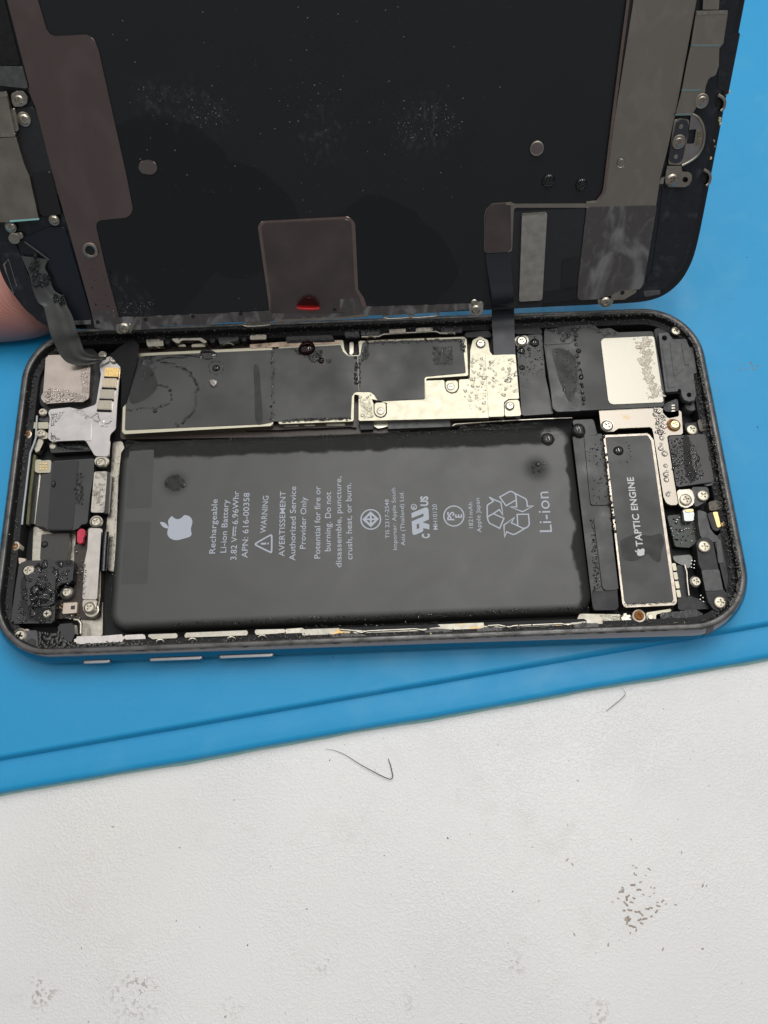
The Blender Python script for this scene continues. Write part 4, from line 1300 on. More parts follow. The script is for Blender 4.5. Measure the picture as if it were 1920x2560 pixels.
def make_lcd():
    T = NT('black_backing_film_wet')
    def c(fr, p):
        return (*SC.pt(fr, p, 0), 0)
    nz = T.math('MULTIPLY', T.math('SUBTRACT', T.noise(.9, 2), .5), .6)
    m = None
    for fr, p, r in (('p', (1050, 1330), 1.55), ('p', (820, 1500), 1.4), ('s', (900, 560), 1.25), ('t', (-100, 300), 1.1), ('t', (760, 480), 1.0), ('t', (1000, 620), .9)):
        d = T.n('ShaderNodeVectorMath', {0: T.tc, 1: c(fr, p)}, 1, operation='DISTANCE')
        q = T.rng(T.math('ADD', d, nz), r * .93, r, 1, 0)
        m = q if m is None else T.math('MAXIMUM', m, q)
    smear = None
    for fr, p, r in (('p', (1000, 650), .55), ('p', (1250, 700), .65), ('p', (1370, 740), .5), ('q', (430, 880), .7), ('q', (1130, 800), .75), ('q', (1010, 880), .5), ('s', (880, 840), .55), ('s', (800, 720), .4)):
        q = T.near(c(fr, p), .05, r)
        smear = q if smear is None else T.math('MAXIMUM', smear, q)
    sv = T.n('ShaderNodeVectorMath', {0: T.tc, 1: (1.0, .6, 1)}, operation='MULTIPLY')
    haze_n = T.math('ADD', T.math('MULTIPLY', T.rng(T.noise(9, 6, sv, .6), .48, .78), .7), T.math('MULTIPLY', T.rng(T.noise(45, 3), .55, .75), .6))
    lint = T.rng(T.noise(26, 2), .70, .78)
    base = T.mix(m, (.0070, .0082, .0100), (.0042, .0052, .0072))
    base = T.mix(T.math('MULTIPLY', T.math('MULTIPLY', smear, haze_n), .55), base, (.10, .10, .10))
    T.to(T.mix(T.math('MULTIPLY', lint, .25), base, (.08, .08, .08)), 'Base Color')
    T.to(T.math('ADD', T.rng(m, 0, 1, .36, .22), T.math('MULTIPLY', T.math('SUBTRACT', T.noise(1.2, 4), .5), .12)), 'Roughness')
    T.P.inputs['Specular IOR Level'].default_value = .62
    T.to(T.bump(T.noise(90, 2), .06, .003), 'Normal')
    return T.m


lcd_m = make_lcd()
lcdp = scr('backing_film', None, [SC.pt('p', (120, 0), 0)[:1] + (6.5,)] + SC.pts('s', [(430, 300), (600, 930), (760, 985)], 0) + SC.pts('t', [(0, 880), (700, 850), (1480, 830)], 0) + SC.pts('u', [(0, 850), (450, 800), (800, 720)], 0) + SC.pts('r', [(1000, 1000), (1150, 0)], 0) + [(SC.pt('r', (1150, 0), 0)[0] + .2, 6.5)], .0, .03, lcd_m, 0, local=True)
# metal backing plates with rounded outlines
LP = SC.pts('p', [(20, -60), (190, 560), (182, 582), (232, 690), (372, 1244)], .02) + SC.pts('s', [(440, 330), (590, 870), (612, 985), (700, 990), (765, 980), (770, 912), (690, 620), (615, 290), (830, 268), (862, 222), (820, 0)], .02) + SC.pts('p', [(640, 330), (610, 250), (560, 224), (316, 237), (245, 0), (232, -60)], .02)
LP[0] = (LP[0][0], 6.5)
LP[-1] = (LP[-1][0] - .25, 6.5)
lplate = scr('backing_plate', None, rounded(LP, .12), .022, .03, swirl_l, 0, .01, local=True)
# bottom rail
scr('lower_rail', 's', [(612, 985), (605, 870), (735, 870), (760, 915), (850, 915), (1659, 880), (1659, 945), (1420, 950), (1380, 962), (1060, 970), (1030, 985), (855, 1000), (760, 1000)], .03, .06, bracket_st, .02)
scr('lower_rail', 't', [(-10, 880), (85, 872), (720, 848), (1380, 828), (1480, 820), (1475, 860), (1300, 872), (840, 900), (680, 905), (545, 920), (-10, 945)], .028, .06, bracket_st, .02)
scr('rail_edge', 't', [(120, 932), (540, 915), (690, 898), (730, 908), (690, 916), (545, 928), (120, 948)], .034, .03, taupe, .01, .005)
scr('rail_tab', 's', [(755, 960), (850, 958), (856, 1000), (838, 1020), (765, 1022), (750, 1000)], .045, .03, nickel, .04)
screw(screen, SC, 's', (803, 992), .09, .155, 'pan', name='screw')
for q in ((632, 948), (942, 930), (1250, 910), (1560, 893)):
    disc('rail_hole', screen, SC, 's', q, .0335, .004, .055, glassb, .001, 14)
disc('rail_hole', screen, SC, 't', (510, 866), .0335, .004, .05, glassb, .001, 14)
# centre plate with its raised border
scr('centre_plate', 't', [(12, 330), (32, 292), (600, 262), (642, 300), (662, 735), (700, 790), (720, 858), (545, 880), (88, 880), (78, 800)], .02, .03, graph_edge, [.1, .1, .12, .12, .08, .06, .02, .02, .05, .05])
cpl = scr('centre_plate', 't', [(34, 335), (45, 306), (592, 280), (618, 305), (642, 740), (672, 790), (690, 862), (545, 890), (92, 890), (96, 800)], .032, .03, mat('graphite_plate', (.19, .155, .148), .33, 1.0, var=.15, vscale=1.5, rvar=.08, rscale=2), [.06, .06, .1, .1, .08, .06, .02, .02, .05, .05], .008)
scr('plate_recess', 't', [(545, 800), (665, 790), (690, 870), (545, 885)], .036, .006, bracket_st, .02, .003)
# right plate block
RP = SC.pts('r', [(755, -60), (590, 1244)], .02) + SC.pts('u', [(600, 60), (585, 120), (555, 165), (480, 178), (0, 180)], .02) + SC.pts('t', [(1659, 168), (1530, 178), (1490, 215), (1480, 255)], .02) + SC.pts('t', [(1478, 500), (1659, 492)], .02) + SC.pts('u', [(12, 205), (480, 205), (485, 215), (430, 690), (427, 780), (440, 805), (560, 798), (690, 745), (830, 735), (855, 690), (960, 20)], .02) + SC.pts('r', [(960, 1150), (1000, 1000), (1060, 730), (1160, -60)], .02)
RP[0] = (RP[0][0] + .15, 6.5)
RP[-1] = (RP[-1][0] + .15, 6.5)
rplate = scr('backing_plate', None, rounded(RP, .06), .022, .03, taupe_st, 0, .012, local=True)
scr('cable_plate', 't', [(1484, 260), (1494, 218), (1530, 184), (1650, 174), (1655, 470), (1630, 494), (1482, 498)], .036, .02, mat('graphite_plate', (.2, .2, .2)), [.03, .06, .06, .02, .03, .06, .02], .012)
scr('plate_edge', 'u', [(-40, 172), (14, 176), (14, 192), (-40, 186)], .042, .02, nickel, .01, .006)
tube('copper_edge', screen, [(*SC.pt(f_, p, .03), .03) for f_, p in (('r', (752, 0)), ('r', (700, 400)), ('r', (650, 800)), ('r', (596, 1244)), ('u', (608, 40)), ('u', (590, 112)), ('u', (555, 160)))], .035, graph_edge, 8)
scr('lower_plate', 'u', [(484, 202), (700, 195), (940, 190), (855, 695), (832, 732), (700, 742), (640, 775), (560, 795), (440, 806), (424, 785), (428, 690)], .034, .02, swirl, .05, .008)
scr('plate_edge', 'u', [(480, 165), (548, 158), (590, 118), (602, 122), (562, 172), (482, 182)], .04, .02, nickel, .02, .006)
scr('inner_backing', 'u', [(0, 232), (476, 206), (440, 560), (425, 720), (330, 735), (200, 752), (190, 850), (-30, 855)], .012, .02, blackp, .03)
scr('inner_backing', 'u', [(330, 535), (438, 520), (418, 720), (318, 730)], .024, .02, film2, .03)
sbar = scr('connector_bar', 'u', [(66, 246), (222, 236), (228, 250), (196, 806), (46, 815)], .07, .06, mat('mottled_grey_steel', (.55, .52, .47), .42, 1.0, var=.12, vscale=9, rvar=.08, bump=.3, bscale=7, bdist=.015), .03, .015)
scr('bar_lip', 'u', [(66, 242), (218, 232), (220, 244), (68, 256)], .08, .02, nickel, .01, .005, parent=sbar)
scr('rail_tab', 'u', [(550, 800), (660, 790), (655, 820), (630, 850), (590, 850), (562, 830)], .0, .04, nickel, .04)
screw(screen, SC, 'u', (608, 820), .05, .135, 'pan')
scr('rail_tab', 'u', [(640, 775), (700, 742), (810, 738), (805, 755), (730, 800), (650, 805)], .02, .03, taupe, .02)
disc('rail_hole', screen, SC, 'u', (716, 757), .026, .01, .06, glassb, .002, 14)
scr('rail_tab', 't', [(1375, 830), (1470, 812), (1472, 885), (1440, 905), (1390, 900)], .03, .04, mat('clear_stained_tab', (.5, .49, .45), .3, .8), .05)
screw(screen, SC, 't', (1425, 868), .075, .12, 'pan')
screw(screen, SC, 't', (1415, 822), .05, .09, 'pan')
# wire clips along the lower edge
for q in ([(835, 905), (1000, 890), (1000, 915), (850, 925)], [(1010, 890), (1165, 880), (1180, 895), (1165, 908), (1015, 918)]):
    tube('wire_clip', screen, [(*SC.pt('t', p, -.02), -.02) for p in catmull(q, 3)], .019, nickel, 8, closed=True)
tube('wire_clip', screen, [(*SC.pt('s', p, -.02), -.02) for p in catmull([(1585, 955), (1740, 945), (1745, 965), (1600, 975)], 3)], .019, nickel, 8, closed=True)
tube('wire_clip', screen, [(*SC.pt('z11', p, -.02), -.02) for p in ((135, 660), (65, 745), (215, 1190), (260, 1060), (135, 660))], .022, nickel, 8)
# studs and holes
scr('steel_stud', 'p', [(895, 1075), (915, 1042), (960, 1035), (1005, 1050), (1023, 1085), (1012, 1118), (975, 1132), (925, 1125), (900, 1105)], .05, .05, graphite, .08, .015)
stud = disc('steel_stud', screen, SC, 'r', (162, 962), .045, .05, .175, nickel, .02)
disc('stud_face', stud, SC, 'r', (162, 962), .048, .005, .148, graphite, .002)
disc('ring_stud', screen, SC, 's', (583, 484), .07, .05, .20, taupe, .02, 28, .115)
disc('stud_bore', screen, SC, 's', (583, 484), .03, .01, .12, glassb, 0, 20)

# earpiece and front camera end
scr('camera_flex', 'p', [(-80, 430), (140, 432), (172, 540), (180, 575), (-80, 545)], .06, .08, greyp, .03)
scr('black_bay', 'p', [(-90, -40), (20, -40), (135, 420), (-90, 428)], -.01, .02, darkp, .02)
ep = scr('earpiece_cover', 's', [(-140, -240), (104, -252), (150, -80), (190, 0), (252, 282), (62, 300), (-60, 300)], .12, .1, taupe, .02, .015)
scr('earpiece_cover', 'p', [(-120, 600), (40, 600), (95, 860), (100, 885), (-60, 890)], .15, .12, taupe, .02, .015, parent=ep)
scr('cover_lip', 'p', [(-60, 868), (98, 864), (100, 886), (-60, 890)], .16, .02, nickel, .01, .005, parent=ep)
scr('cover_lip', 'p', [(-60, 600), (40, 592), (50, 622), (-60, 640)], .16, .02, nickel, .01, .005, parent=ep)
scr('cover_lip', 's', [(62, 288), (250, 274), (254, 284), (64, 300)], .125, .02, teal, .005, .003, parent=ep)
scr('cover_side', 'p', [(55, 710), (95, 700), (122, 840), (98, 862)], .10, .1, nickel, .02, parent=ep)
scr('earpiece_tray', 'p', [(95, 700), (215, 690), (240, 740), (380, 1260), (300, 1310), (190, 1260), (120, 1000)], .02, .05, blackp, .06)
scr('earpiece_tray', 's', [(190, -10), (330, -30), (400, 250), (260, 260)], .05, .05, wetblack, .05)
scr('screw_loop', 'p', [(70, 610), (105, 590), (150, 590), (178, 625), (176, 670), (140, 690), (90, 692), (75, 660)], .06, .06, nickel, .06, holes=[('p', ell('p', (122, 645), 26, 16), 0)])
screw(screen, SC, 'p', (122, 648), .075, .10, 'pan')
disc('screw_ring', screen, SC, 'p', (155, 772), .05, .05, .16, nickel, .01, 24, .10)
screw(screen, SC, 'p', (155, 776), .07, .12, 'pan')
disc('screw_ring', screen, SC, 's', (350, 287), .05, .05, .135, taupe, .01, 24, .08)
screw(screen, SC, 's', (350, 287), .08, .10, 'pan')
disc('screw_ring', screen, SC, 's', (68, 333), .05, .05, .145, taupe, .01, 24, .09)
screw(screen, SC, 's', (66, 330), .085, .11, 'pan')
scr('clip_tab', 's', [(60, 375), (140, 365), (155, 400), (130, 410), (115, 440), (75, 440), (52, 410)], .05, .05, taupe, .05)
disc('rivet', screen, SC, 's', (92, 405), .07, .03, .14, taupe, .02)
scr('side_ledge', 's', [(20, 420), (100, 440), (250, 800), (320, 920), (330, 990), (240, 935), (120, 800), (50, 700)], .0, .05, frame_b, .05)
scr('black_tape', 's', [(150, 400), (320, 330), (420, 330), (600, 940), (480, 960), (420, 800), (340, 640), (310, 545), (160, 430)], .008, .02, mat('matt_navy_tape', (.010, .013, .02), .45, spec=.4, bump=.3, bscale=9, bdist=.015), .05)
tube('tape_crease', screen, [(*SC.pt('s', p, .035), .035) for p in ((160, 428), (240, 485), (318, 545))], .018, greyp, 6)
scr('side_ledge', 's', [(470, 940), (590, 935), (590, 960), (480, 965)], .02, .03, bracket_st, .01)

# home button end
hb = scr('side_strip', 'r', [(1195, 75), (1400, 72), (1395, 110), (1368, 290), (1345, 300), (1340, 430), (1318, 490), (1275, 505), (1255, 560), (1250, 600), (1180, 720), (1165, 745), (1062, 740), (1100, 590), (1135, 400), (1160, 290), (1168, 240)], .06, .06, taupe_st, .03, .012)
scr('strip_top', 'r', [(1240, -30), (1345, -30), (1340, 62), (1236, 62)], .05, .05, taupe, .01, parent=hb)
scr('cover_lip', 'r', [(1196, 70), (1398, 66), (1396, 88), (1198, 96)], .075, .02, nickel, .01, .006, parent=hb)
for q in ([(1165, 288), (1350, 290), (1348, 302), (1162, 302)], [(1100, 580), (1225, 578), (1222, 592), (1098, 594)], [(1060, 738), (1166, 736), (1164, 748), (1058, 750)]):
    scr('strip_seam', 'r', q, .068, .012, mat('grey_teal_seam', (.13, .19, .20), .5), 0, .003, parent=hb)
disc('screw_pad', screen, SC, 'r', (1232, 655), .075, .05, .165, taupe, .012, 28)
screw(screen, SC, 'r', (1232, 655), .085, .12, 'pan', taupe)
scr('button_well', 'r', ell('r', (1120, 905), 152, 40), -.01, .02, glassb, 0, .005)
bp = scr('button_plate', 'y', [(880, 590), (960, 640), (1060, 760), (1105, 940), (1060, 1180), (950, 1340), (720, 1480), (740, 1380), (830, 1000), (870, 700)], .04, .05, mat('mauve_steel', (.42, .39, .39), .3, 1.0, var=.1, vscale=4, rvar=.08), .06, .015, holes=[('y', [(870, 855), (970, 850), (970, 870), (935, 1100), (815, 1105), (812, 1085), (845, 870)], .03)])
tube('button_rim', screen, [(*SC.pt('y', p, .05), .05) for p in catmull([(900, 585), (1010, 650), (1085, 780), (1112, 950), (1080, 1150), (990, 1310), (860, 1410), (725, 1480)], 4, False)], .022, taupe, 8)
scr('gold_contacts', 'y', [(1000, 870), (1065, 870), (1070, 960), (1040, 1080), (990, 1160), (960, 1140), (990, 1000)], .046, .006, mat('dull_brass', (.32, .27, .17), .4, .9, var=.4, vscale=22), .02, .003)
scr('button_flex', 'y', [(600, 680), (700, 660), (860, 690), (830, 880), (770, 1400), (700, 1470), (490, 1460), (500, 1300)], .055, .05, taupe, .05, .01)
scr('flex_pad', 'y', [(625, 750), (660, 700), (720, 680), (800, 690), (845, 740), (840, 830), (740, 1380), (690, 1430), (600, 1445), (520, 1420), (500, 1330), (545, 1100)], .068, .03, mat('slate_pad', (.03, .032, .042), .4, bump=.1, bscale=12), [.1] * 12, .012)
for q in ((712, 808), (620, 1328)):
    disc('rivet', screen, SC, 'y', q, .072, .01, .05, taupe, .004, 12)
disc('screw_pad', screen, SC, 'y', (675, 1070), .085, .04, .165, taupe, .012, 28)
screw(screen, SC, 'y', (675, 1070), .095, .11, 'pan', taupe)
scr('hinge_tab', 'y', [(465, 1490), (720, 1490), (722, 1590), (850, 1590), (900, 1640), (895, 1740), (840, 1820), (780, 1850), (500, 1850), (435, 1780), (440, 1690)], .06, .06, taupe, .08, .015, holes=[('y', ell('y', (782, 1722), 50, 16), 0)])
scr('cover_lip', 'y', [(468, 1485), (720, 1485), (720, 1515), (466, 1525)], .075, .015, nickel, .01, .005)
screw(screen, SC, 'y', (565, 1735), .085, .15, 'pan', taupe)
scr('plate_notch', 'y', [(370, 1690), (430, 1670), (400, 1800), (330, 1790)], .035, .03, nickel, .01)
for a in ((1345, 255), (1095, 1545)):
    pts = [(a[0], a[1]), (a[0] + 85, a[1] + 55), (a[0] + 120, a[1] + 130), (a[0] + 100, a[1] + 230), (a[0] + 45, a[1] + 280)]
    tube('ear_clip', screen, [(*SC.pt('y', p, .0), .0) for p in catmull(pts, 4, False)], .03, taupe, 8)
    scr('clip_bay', 'y', [(a[0] - 60, a[1] + 60), (a[0] + 40, a[1] + 80), (a[0] + 60, a[1] + 190), (a[0] - 20, a[1] + 230)], -.025, .02, darkp, .05)
D = Drops()
for q, r_ in (((1530, 210), .06), ((1495, 240), .045), ((1385, 690), .05), ((1400, 745), .055), ((1235, 1350), .05), ((1285, 1050), .02), ((1300, 1155), .018)):
    for k in range(3):
        x_, y_ = SC.pt('y', (q[0] + rng.uniform(-12, 12), q[1] + rng.uniform(-25, 25)), -.05)
        D.add(x_, y_, -.06, r_ * rng.uniform(.25, .55), .6, 8, 2, .2)
tag(D.build('yellow_grime', limegrime, screen), kind='stuff')
scr('frame_rib', 'r', [(1350, 300), (1360, 220), (1480, 210), (1400, 620), (1330, 560)], -.02, .03, frame_b, .03)
scr('frame_rib', 'u', [(975, 70), (1080, 80), (1075, 150), (1180, 170), (1100, 560), (1000, 660), (850, 690), (905, 620), (945, 350)], -.02, .03, frame_b, .05)
scr('frame_rib', 'u', [(850, 745), (960, 740), (965, 765), (860, 785)], -.02, .03, greyp, .03)

# flex cables running down into the phone body
def ribbon(name, stations, m, parent, n=6, thick=.012, ridge=None):
    """stations: world-space (left, right) pairs"""
    Lc = catmull([s_[0] for s_ in stations], n, False)
    Rc = catmull([s_[1] for s_ in stations], n, False)
    K = 13 if ridge else 5
    V, Fc = [], []
    W2L = parent.matrix_world.inverted()
    N = len(Lc)
    tops = []
    for i in range(N):
        a, b = np.array(Lc[i]), np.array(Rc[i])
        for k in range(K):
            up_ = np.array([0, -.35, 1.0]) * (ridge[k] if ridge else 0) * min(1, i / 30)
            tops.append(a + (b - a) * k / (K - 1) + up_)
    for sgn in (0, 1):
        for p in tops:
            q = p - np.array([0, -.35, 1.0]) * thick * sgn
            V.append(tuple(W2L @ Vector(q.tolist())))
    M_ = N * K
    for i in range(N - 1):
        for k in range(K - 1):
            a = i * K + k
            Fc.append((a, a + 1, a + K + 1, a + K))
            Fc.append((M_ + a + K, M_ + a + K + 1, M_ + a + 1, M_ + a))
        for k in (0, K - 1):
            a = i * K + k
            Fc.append((a, a + K, M_ + a + K, M_ + a) if k == 0 else (a + K, a, M_ + a, M_ + a + K))
    return pydata(name, V, Fc, m, parent, 60)


bpy.context.view_layer.update()


def sw(fr, p, h):
    return SC.world(*SC.pt(fr, p, h), h)


def pw(fr, p, z):
    return np.array((*PH.pt(fr, p, z), z))


cab = mat('grey_flex_film', (.075, .075, .072), .34, spec=.7, rvar=.12, rscale=3, var=.2, vscale=2, bump=.15, bscale=4, bdist=.02)
cabn = mat('navy_flex_film', (.020, .022, .030), .36, spec=.5, rvar=.08, rscale=2, var=.2, vscale=2)
ribbon('flex_cable', [(sw('z11', (320, 610), .03), sw('z11', (745, 665), .03)), (sw('z11', (400, 790), .035), sw('z11', (690, 790), .035)), (sw('z11', (455, 920), .05), sw('z11', (740, 900), .05)),
                      (sw('z11', (520, 1180), .06), sw('z11', (830, 1140), .06)), (sw('z11', (590, 1330), .08), sw('z11', (975, 1240), .08)), (sw('z11', (670, 1400), .12), sw('z11', (1030, 1380), .12)),
                      (sw('z11', (720, 1600), .17), sw('z11', (1110, 1540), .17)), (pw('z11', (780, 1830), 1.15), pw('z11', (1180, 1770), 1.18)), (pw('a', (478, 150), .98), pw('a', (692, 100), 1.0)),
                      (pw('a', (520, 235), .82), pw('a', (722, 185), .86)), (pw('a', (585, 300), .68), pw('a', (765, 225), .76)), (pw('a', (690, 324), .60), pw('a', (830, 240), .68)), (pw('a', (800, 310), .56), pw('a', (880, 247), .60)), (pw('a', (915, 272), .53), pw('a', (922, 246), .55))], cab, screen, ridge=[0, 0, -.008, -.008, 0, .004, .022, .018, 0, -.01, .008, .012, 0])
ribbon('flex_cable', [(sw('t', (1488, 505), .03), sw('u', (2, 494), .03)), (sw('t', (1495, 580), .04), sw('u', (-5, 560), .04)), (sw('t', (1515, 700), .08), sw('u', (5, 690), .08)),
                      (sw('t', (1528, 800), .10), sw('u', (12, 790), .10)), (pw('g', (378, 20), .82), pw('g', (572, 0), .82)), (pw('g', (382, 130), .66), pw('g', (574, 120), .66)), (pw('g', (390, 260), .55), pw('g', (578, 250), .55)), (pw('g', (396, 390), .475), pw('g', (584, 385), .475))], cabn, screen)

# dust specks and dried residue on the black back
D = Drops()
def speck_cloud(fr, poly, n, r0, r1, fn=None):
    scatter(D, SC, fr, poly, .002, n, r0, r1, .25, fn, 4.0, 5, 1, .3)
speck_cloud('p', [(700, 0), (1659, 0), (1659, 1244), (850, 1244)], 70, .003, .012)
speck_cloud('q', [(0, 0), (1659, 0), (1500, 1244), (0, 1244)], 110, .003, .012)
speck_cloud('p', [(800, 560), (1200, 560), (1560, 680), (1500, 830), (1300, 830), (1180, 690), (820, 660)], 150, .003, .012)
speck_cloud('q', [(150, 500), (950, 450), (950, 800), (480, 950), (350, 950), (200, 800)], 90, .003, .012)
speck_cloud('q', [(900, 640), (1300, 680), (1350, 800), (1260, 900), (900, 920), (880, 880)], 150, .003, .012)
speck_cloud('s', [(750, 820), (1000, 800), (980, 880), (760, 900)], 120, .003, .0122)
speck_cloud('t', [(120, 780), (270, 780), (260, 890), (140, 870)], 60, .004, .016)
speck_cloud('s', [(850, 0), (1659, 0), (1659, 860), (800, 850)], 25, .003, .012)
speck_cloud('t', [(0, 0), (1480, 0), (1480, 250), (0, 270)], 25, .003, .012)
tag(D.build('dust_specks', dustm, screen), kind='stuff')

# ------------------------------------------------------------------ countable water drops
GP, GS = 'water drops on the phone body', 'water drops on the lifted screen'
big_drop(PH, None, 'g', (862, 1100), ZB + .001, 58, 'round water drop on the battery near its corner by the black speaker', k=.5, group=GP)
big_drop(PH, None, 'g', (1128, 1022), .432, 62, 'large water drop at the corner of the black tab beside the battery', k=.5, wob=.06, group=GP)
big_drop(PH, None, 'i', (340, 343), .4765, 50, 'round water drop on the top end of the vibration motor label', k=.5, group=GP)
big_drop(PH, None, 'd', (900, 348), ZL + .001, 32, 'single round drop ringed by tiny droplets above the foil crumb', k=.6, group=GP)
big_drop(PH, None, 'd', (372, 718), ZL + .001, 18, 'small bead of water under the droplet ring on the board label', k=.7, group=GP)
big_drop(PH, None, 'd', (338, 398), ZL + .001, 18, 'small bead of water beside the folded black tape on the board label', k=.7, group=GP)
big_drop(PH, None, 'g', (748, 266), .431, 40, 'water drop on the black flex just right of the upper screw', k=.55, group=GP)
big_drop(PH, None, 'g', (632, 336), .431, 34, 'water drop on the black flex directly below the upper screw', k=.5, group=GP)
big_drop(PH, None, 'g', (698, 322), .431, 17, 'tiny water drop between two larger drops on the black flex', k=.6, group=GP)
big_drop(PH, None, 'g', (640, 480), .431, 26, 'water drop half way down the edge of the cowling, on the black flex', k=.55, group=GP)
big_drop(PH, None, 'g', (1004, 674), ZS + .009, 14, 'lone tiny drop on the misted black speaker flap', k=.6, group=GP)
big_drop(PH, None, 'c', (305, 640), .531, 44, 'big round drop in the middle of the wet black camera holder', k=.6, group=GP)
big_drop(PH, None, 'c', (385, 246), .301, 30, 'water drop on the ribbed dark square pad', k=.6, group=GP)
big_drop(PH, None, 'b', (620, 785), .433, 42, 'upright oval drop on the long folded black flex', k=.5, wob=.02, sx=.55, group=GP)
big_drop(PH, None, 'b', (862, 838), .433, 15, 'tiny round drop right of the oval drop on the folded flex', k=.7, group=GP)
big_drop(PH, None, 'd', (830, 228), ZL + .001, 52, 'flat puddle of water at the upper rim of the board label', k=.22, wob=.1, sx=1.4, group=GP)
big_drop(PH, None, 'e', (232, 176), ZL + .005, 72, 'dark red drop at the upper rim of the board label', redwater, .45, .05, 1.0, name='red_drop', cat='red drop', group='red drops on the board label')
big_drop(PH, None, 'e', (355, 282), ZL + .005, 28, 'small dark red drop below the bigger red one on the board label', redwater, .5, .05, name='red_drop', cat='red drop', group='red drops on the board label')
big_drop(SC, MS, 'r', (236, 1172), .001, 44, 'round water drop on the black screen back below the steel stud', k=.5, group=GS)
big_drop(SC, MS, 'r', (448, 1195), .001, 44, 'long hanging water drop on the black screen back beside the copper edge', k=.5, sx=.8, wob=.05, group=GS)
big_drop(SC, MS, 'r', (707, 1055), .023, 30, 'clear round water drop on the brownish steel screen plate', k=.6, group=GS)
rd = empty('red_drop', 'bright red drop on the centre plate at the lower edge of the screen', 'red drop', MS @ Matrix.Translation((*SC.pt('t', (337, 842), .033), .033)))
o_ = SC.pt('t', (337, 842), .033)
q_ = [(a - o_[0], b - o_[1]) for a, b in SC.pts('t', catmull([(268, 835), (280, 810), (310, 785), (345, 776), (385, 795), (405, 822), (408, 838), (340, 842)], 4), .033)]
bm = bmesh.new()
prism(bm, q_, 0, .11, .07, 4)
finish(bm, 'drop_body', redwater, rd, 60)
tube('lit_meniscus', rd, [(a - o_[0], b - o_[1], .06) for a, b in SC.pts('t', [(266, 850), (285, 853), (340, 856), (395, 855), (410, 850)], .09)], .052, mat('lit_red_liquid_edge', (.72, .05, .055), .25, spec=.6), 10, taper=lambda t: .75 + .25 * math.sin(math.pi * t))  # opaque brighter red tube, imitates light gathered in the drop's meniscus

# ------------------------------------------------------------------ fine condensation (uncountable)
D = Drops()
S_ = lambda *a, **k: scatter(D, PH, *a, **k)
C_ = lambda *a, **k: chain(D, PH, *a, **k)
S_('px', [(330, 1106), (1380, 1064), (1380, 1078), (330, 1124)], ZB, 900, .006, .020, pw=3)
S_('px', [(330, 1106), (1380, 1064), (1420, 1090), (1380, 1108), (330, 1150)], ZB, 1300, .004, .010, pw=2)
S_('g', [(120, 985), (850, 955), (820, 1000), (100, 1025)], ZB, 90, .012, .032, pw=1.5)
S_('px', [(420, 1552), (1100, 1530), (1470, 1514), (1478, 1524), (1100, 1544), (420, 1566)], ZB - .012, 700, .005, .018, pw=3)
S_('px', [(290, 1140), (300, 1140), (285, 1560), (274, 1560)], ZB - .01, 160, .006, .016)
S_('d', [(110, 960), (260, 990), (240, 1060), (120, 1060)], ZB, 60, .008, .022)
C_('k', [(118, 325), (180, 292), (240, 305), (255, 345), (240, 372), (190, 390), (125, 378), (118, 345), (140, 300), (225, 298)], ZB, .05, .018, .038, .006)
S_('k', [(130, 310), (240, 310), (245, 370), (130, 380)], ZB, 45, .008, .018)
for q, r_ in (((1298, 163), 20), ((1268, 182), 15), ((1300, 202), 12), ((1335, 158), 9), ((1330, 195), 10), ((1248, 190), 8), ((1285, 150), 9), ((1270, 215), 10), ((1318, 182), 7), ((1262, 155), 7), ((1310, 215), 7)):
    x_, y_ = PH.pt('l', q, ZB)
    D.add(x_, y_, ZB, r_ / 2.6758 / 140, .6, 12, 4, .04)
C_('d', [(420, 298), (470, 298), (520, 306), (590, 336), (655, 375), (700, 430), (735, 500), (745, 570)], ZL, .045, .014, .036, .010)
C_('d', [(440, 300), (640, 370), (720, 470), (738, 580), (715, 690), (640, 780), (550, 845)], ZL, .022, .008, .020, .022)
C_('d', [(705, 720), (650, 775), (600, 825), (560, 845)], ZL, .05, .018, .032, .008)
C_('d', [(390, 500), (430, 500), (490, 525), (515, 570), (500, 640), (430, 680), (360, 688)], ZL, .04, .012, .03, .012)
C_('d', [(360, 688), (250, 695), (150, 712), (120, 705)], ZL, .03, .007, .018, .012)
C_('d', [(150, 600), (170, 560), (240, 520), (320, 495), (400, 490)], ZL, .03, .005, .012, .01)
S_('d', [(200, 260), (350, 240), (390, 320), (350, 440), (270, 480), (230, 400), (230, 320)], ZL, 110, .008, .03, pw=2.5)
C_('d', [(850, 300), (900, 285), (950, 310), (960, 360), (930, 400), (880, 402), (845, 370), (840, 320)], ZL, .03, .007, .018, .008, closed=True)
for _ in range(2):
    C_('e', [(-68, 190), (-66, 400), (-62, 600), (-66, 805)], ZL, .022, .008, .026, .02)
S_('e', [(20, 790), (610, 770), (612, 790), (20, 812)], ZL + .004, 150, .008, .02)
C_('e', [(655, 245), (660, 330), (655, 420), (662, 500)], ZL + .008, .055, .022, .042, .012)
C_('e', [(690, 260), (688, 380), (690, 510)], ZL + .008, .04, .01, .024, .012)
S_('e', [(705, 190), (760, 150), (770, 250), (710, 290)], ZL + .004, 60, .01, .03, pw=2)
S_('e', [(720, 110), (1590, 92), (1600, 200), (1560, 200), (1560, 118), (740, 140)], ZL + .004, 230, .008, .03, pw=2.5)
S_('e', [(1318, 162), (1490, 160), (1492, 322), (1325, 322)], ZL + .004, 330, .006, .016)
S_('e', [(100, 180), (300, 200), (370, 260), (290, 310), (240, 260), (140, 220)], ZL + .004, 60, .012, .03, pw=1.5)
S_('e', [(310, 200), (370, 190), (350, 250), (320, 250)], ZL + .004, 25, .012, .03)
S_('e', [(400, 265), (450, 260), (445, 305), (400, 310)], ZL + .004, 50, .004, .012)
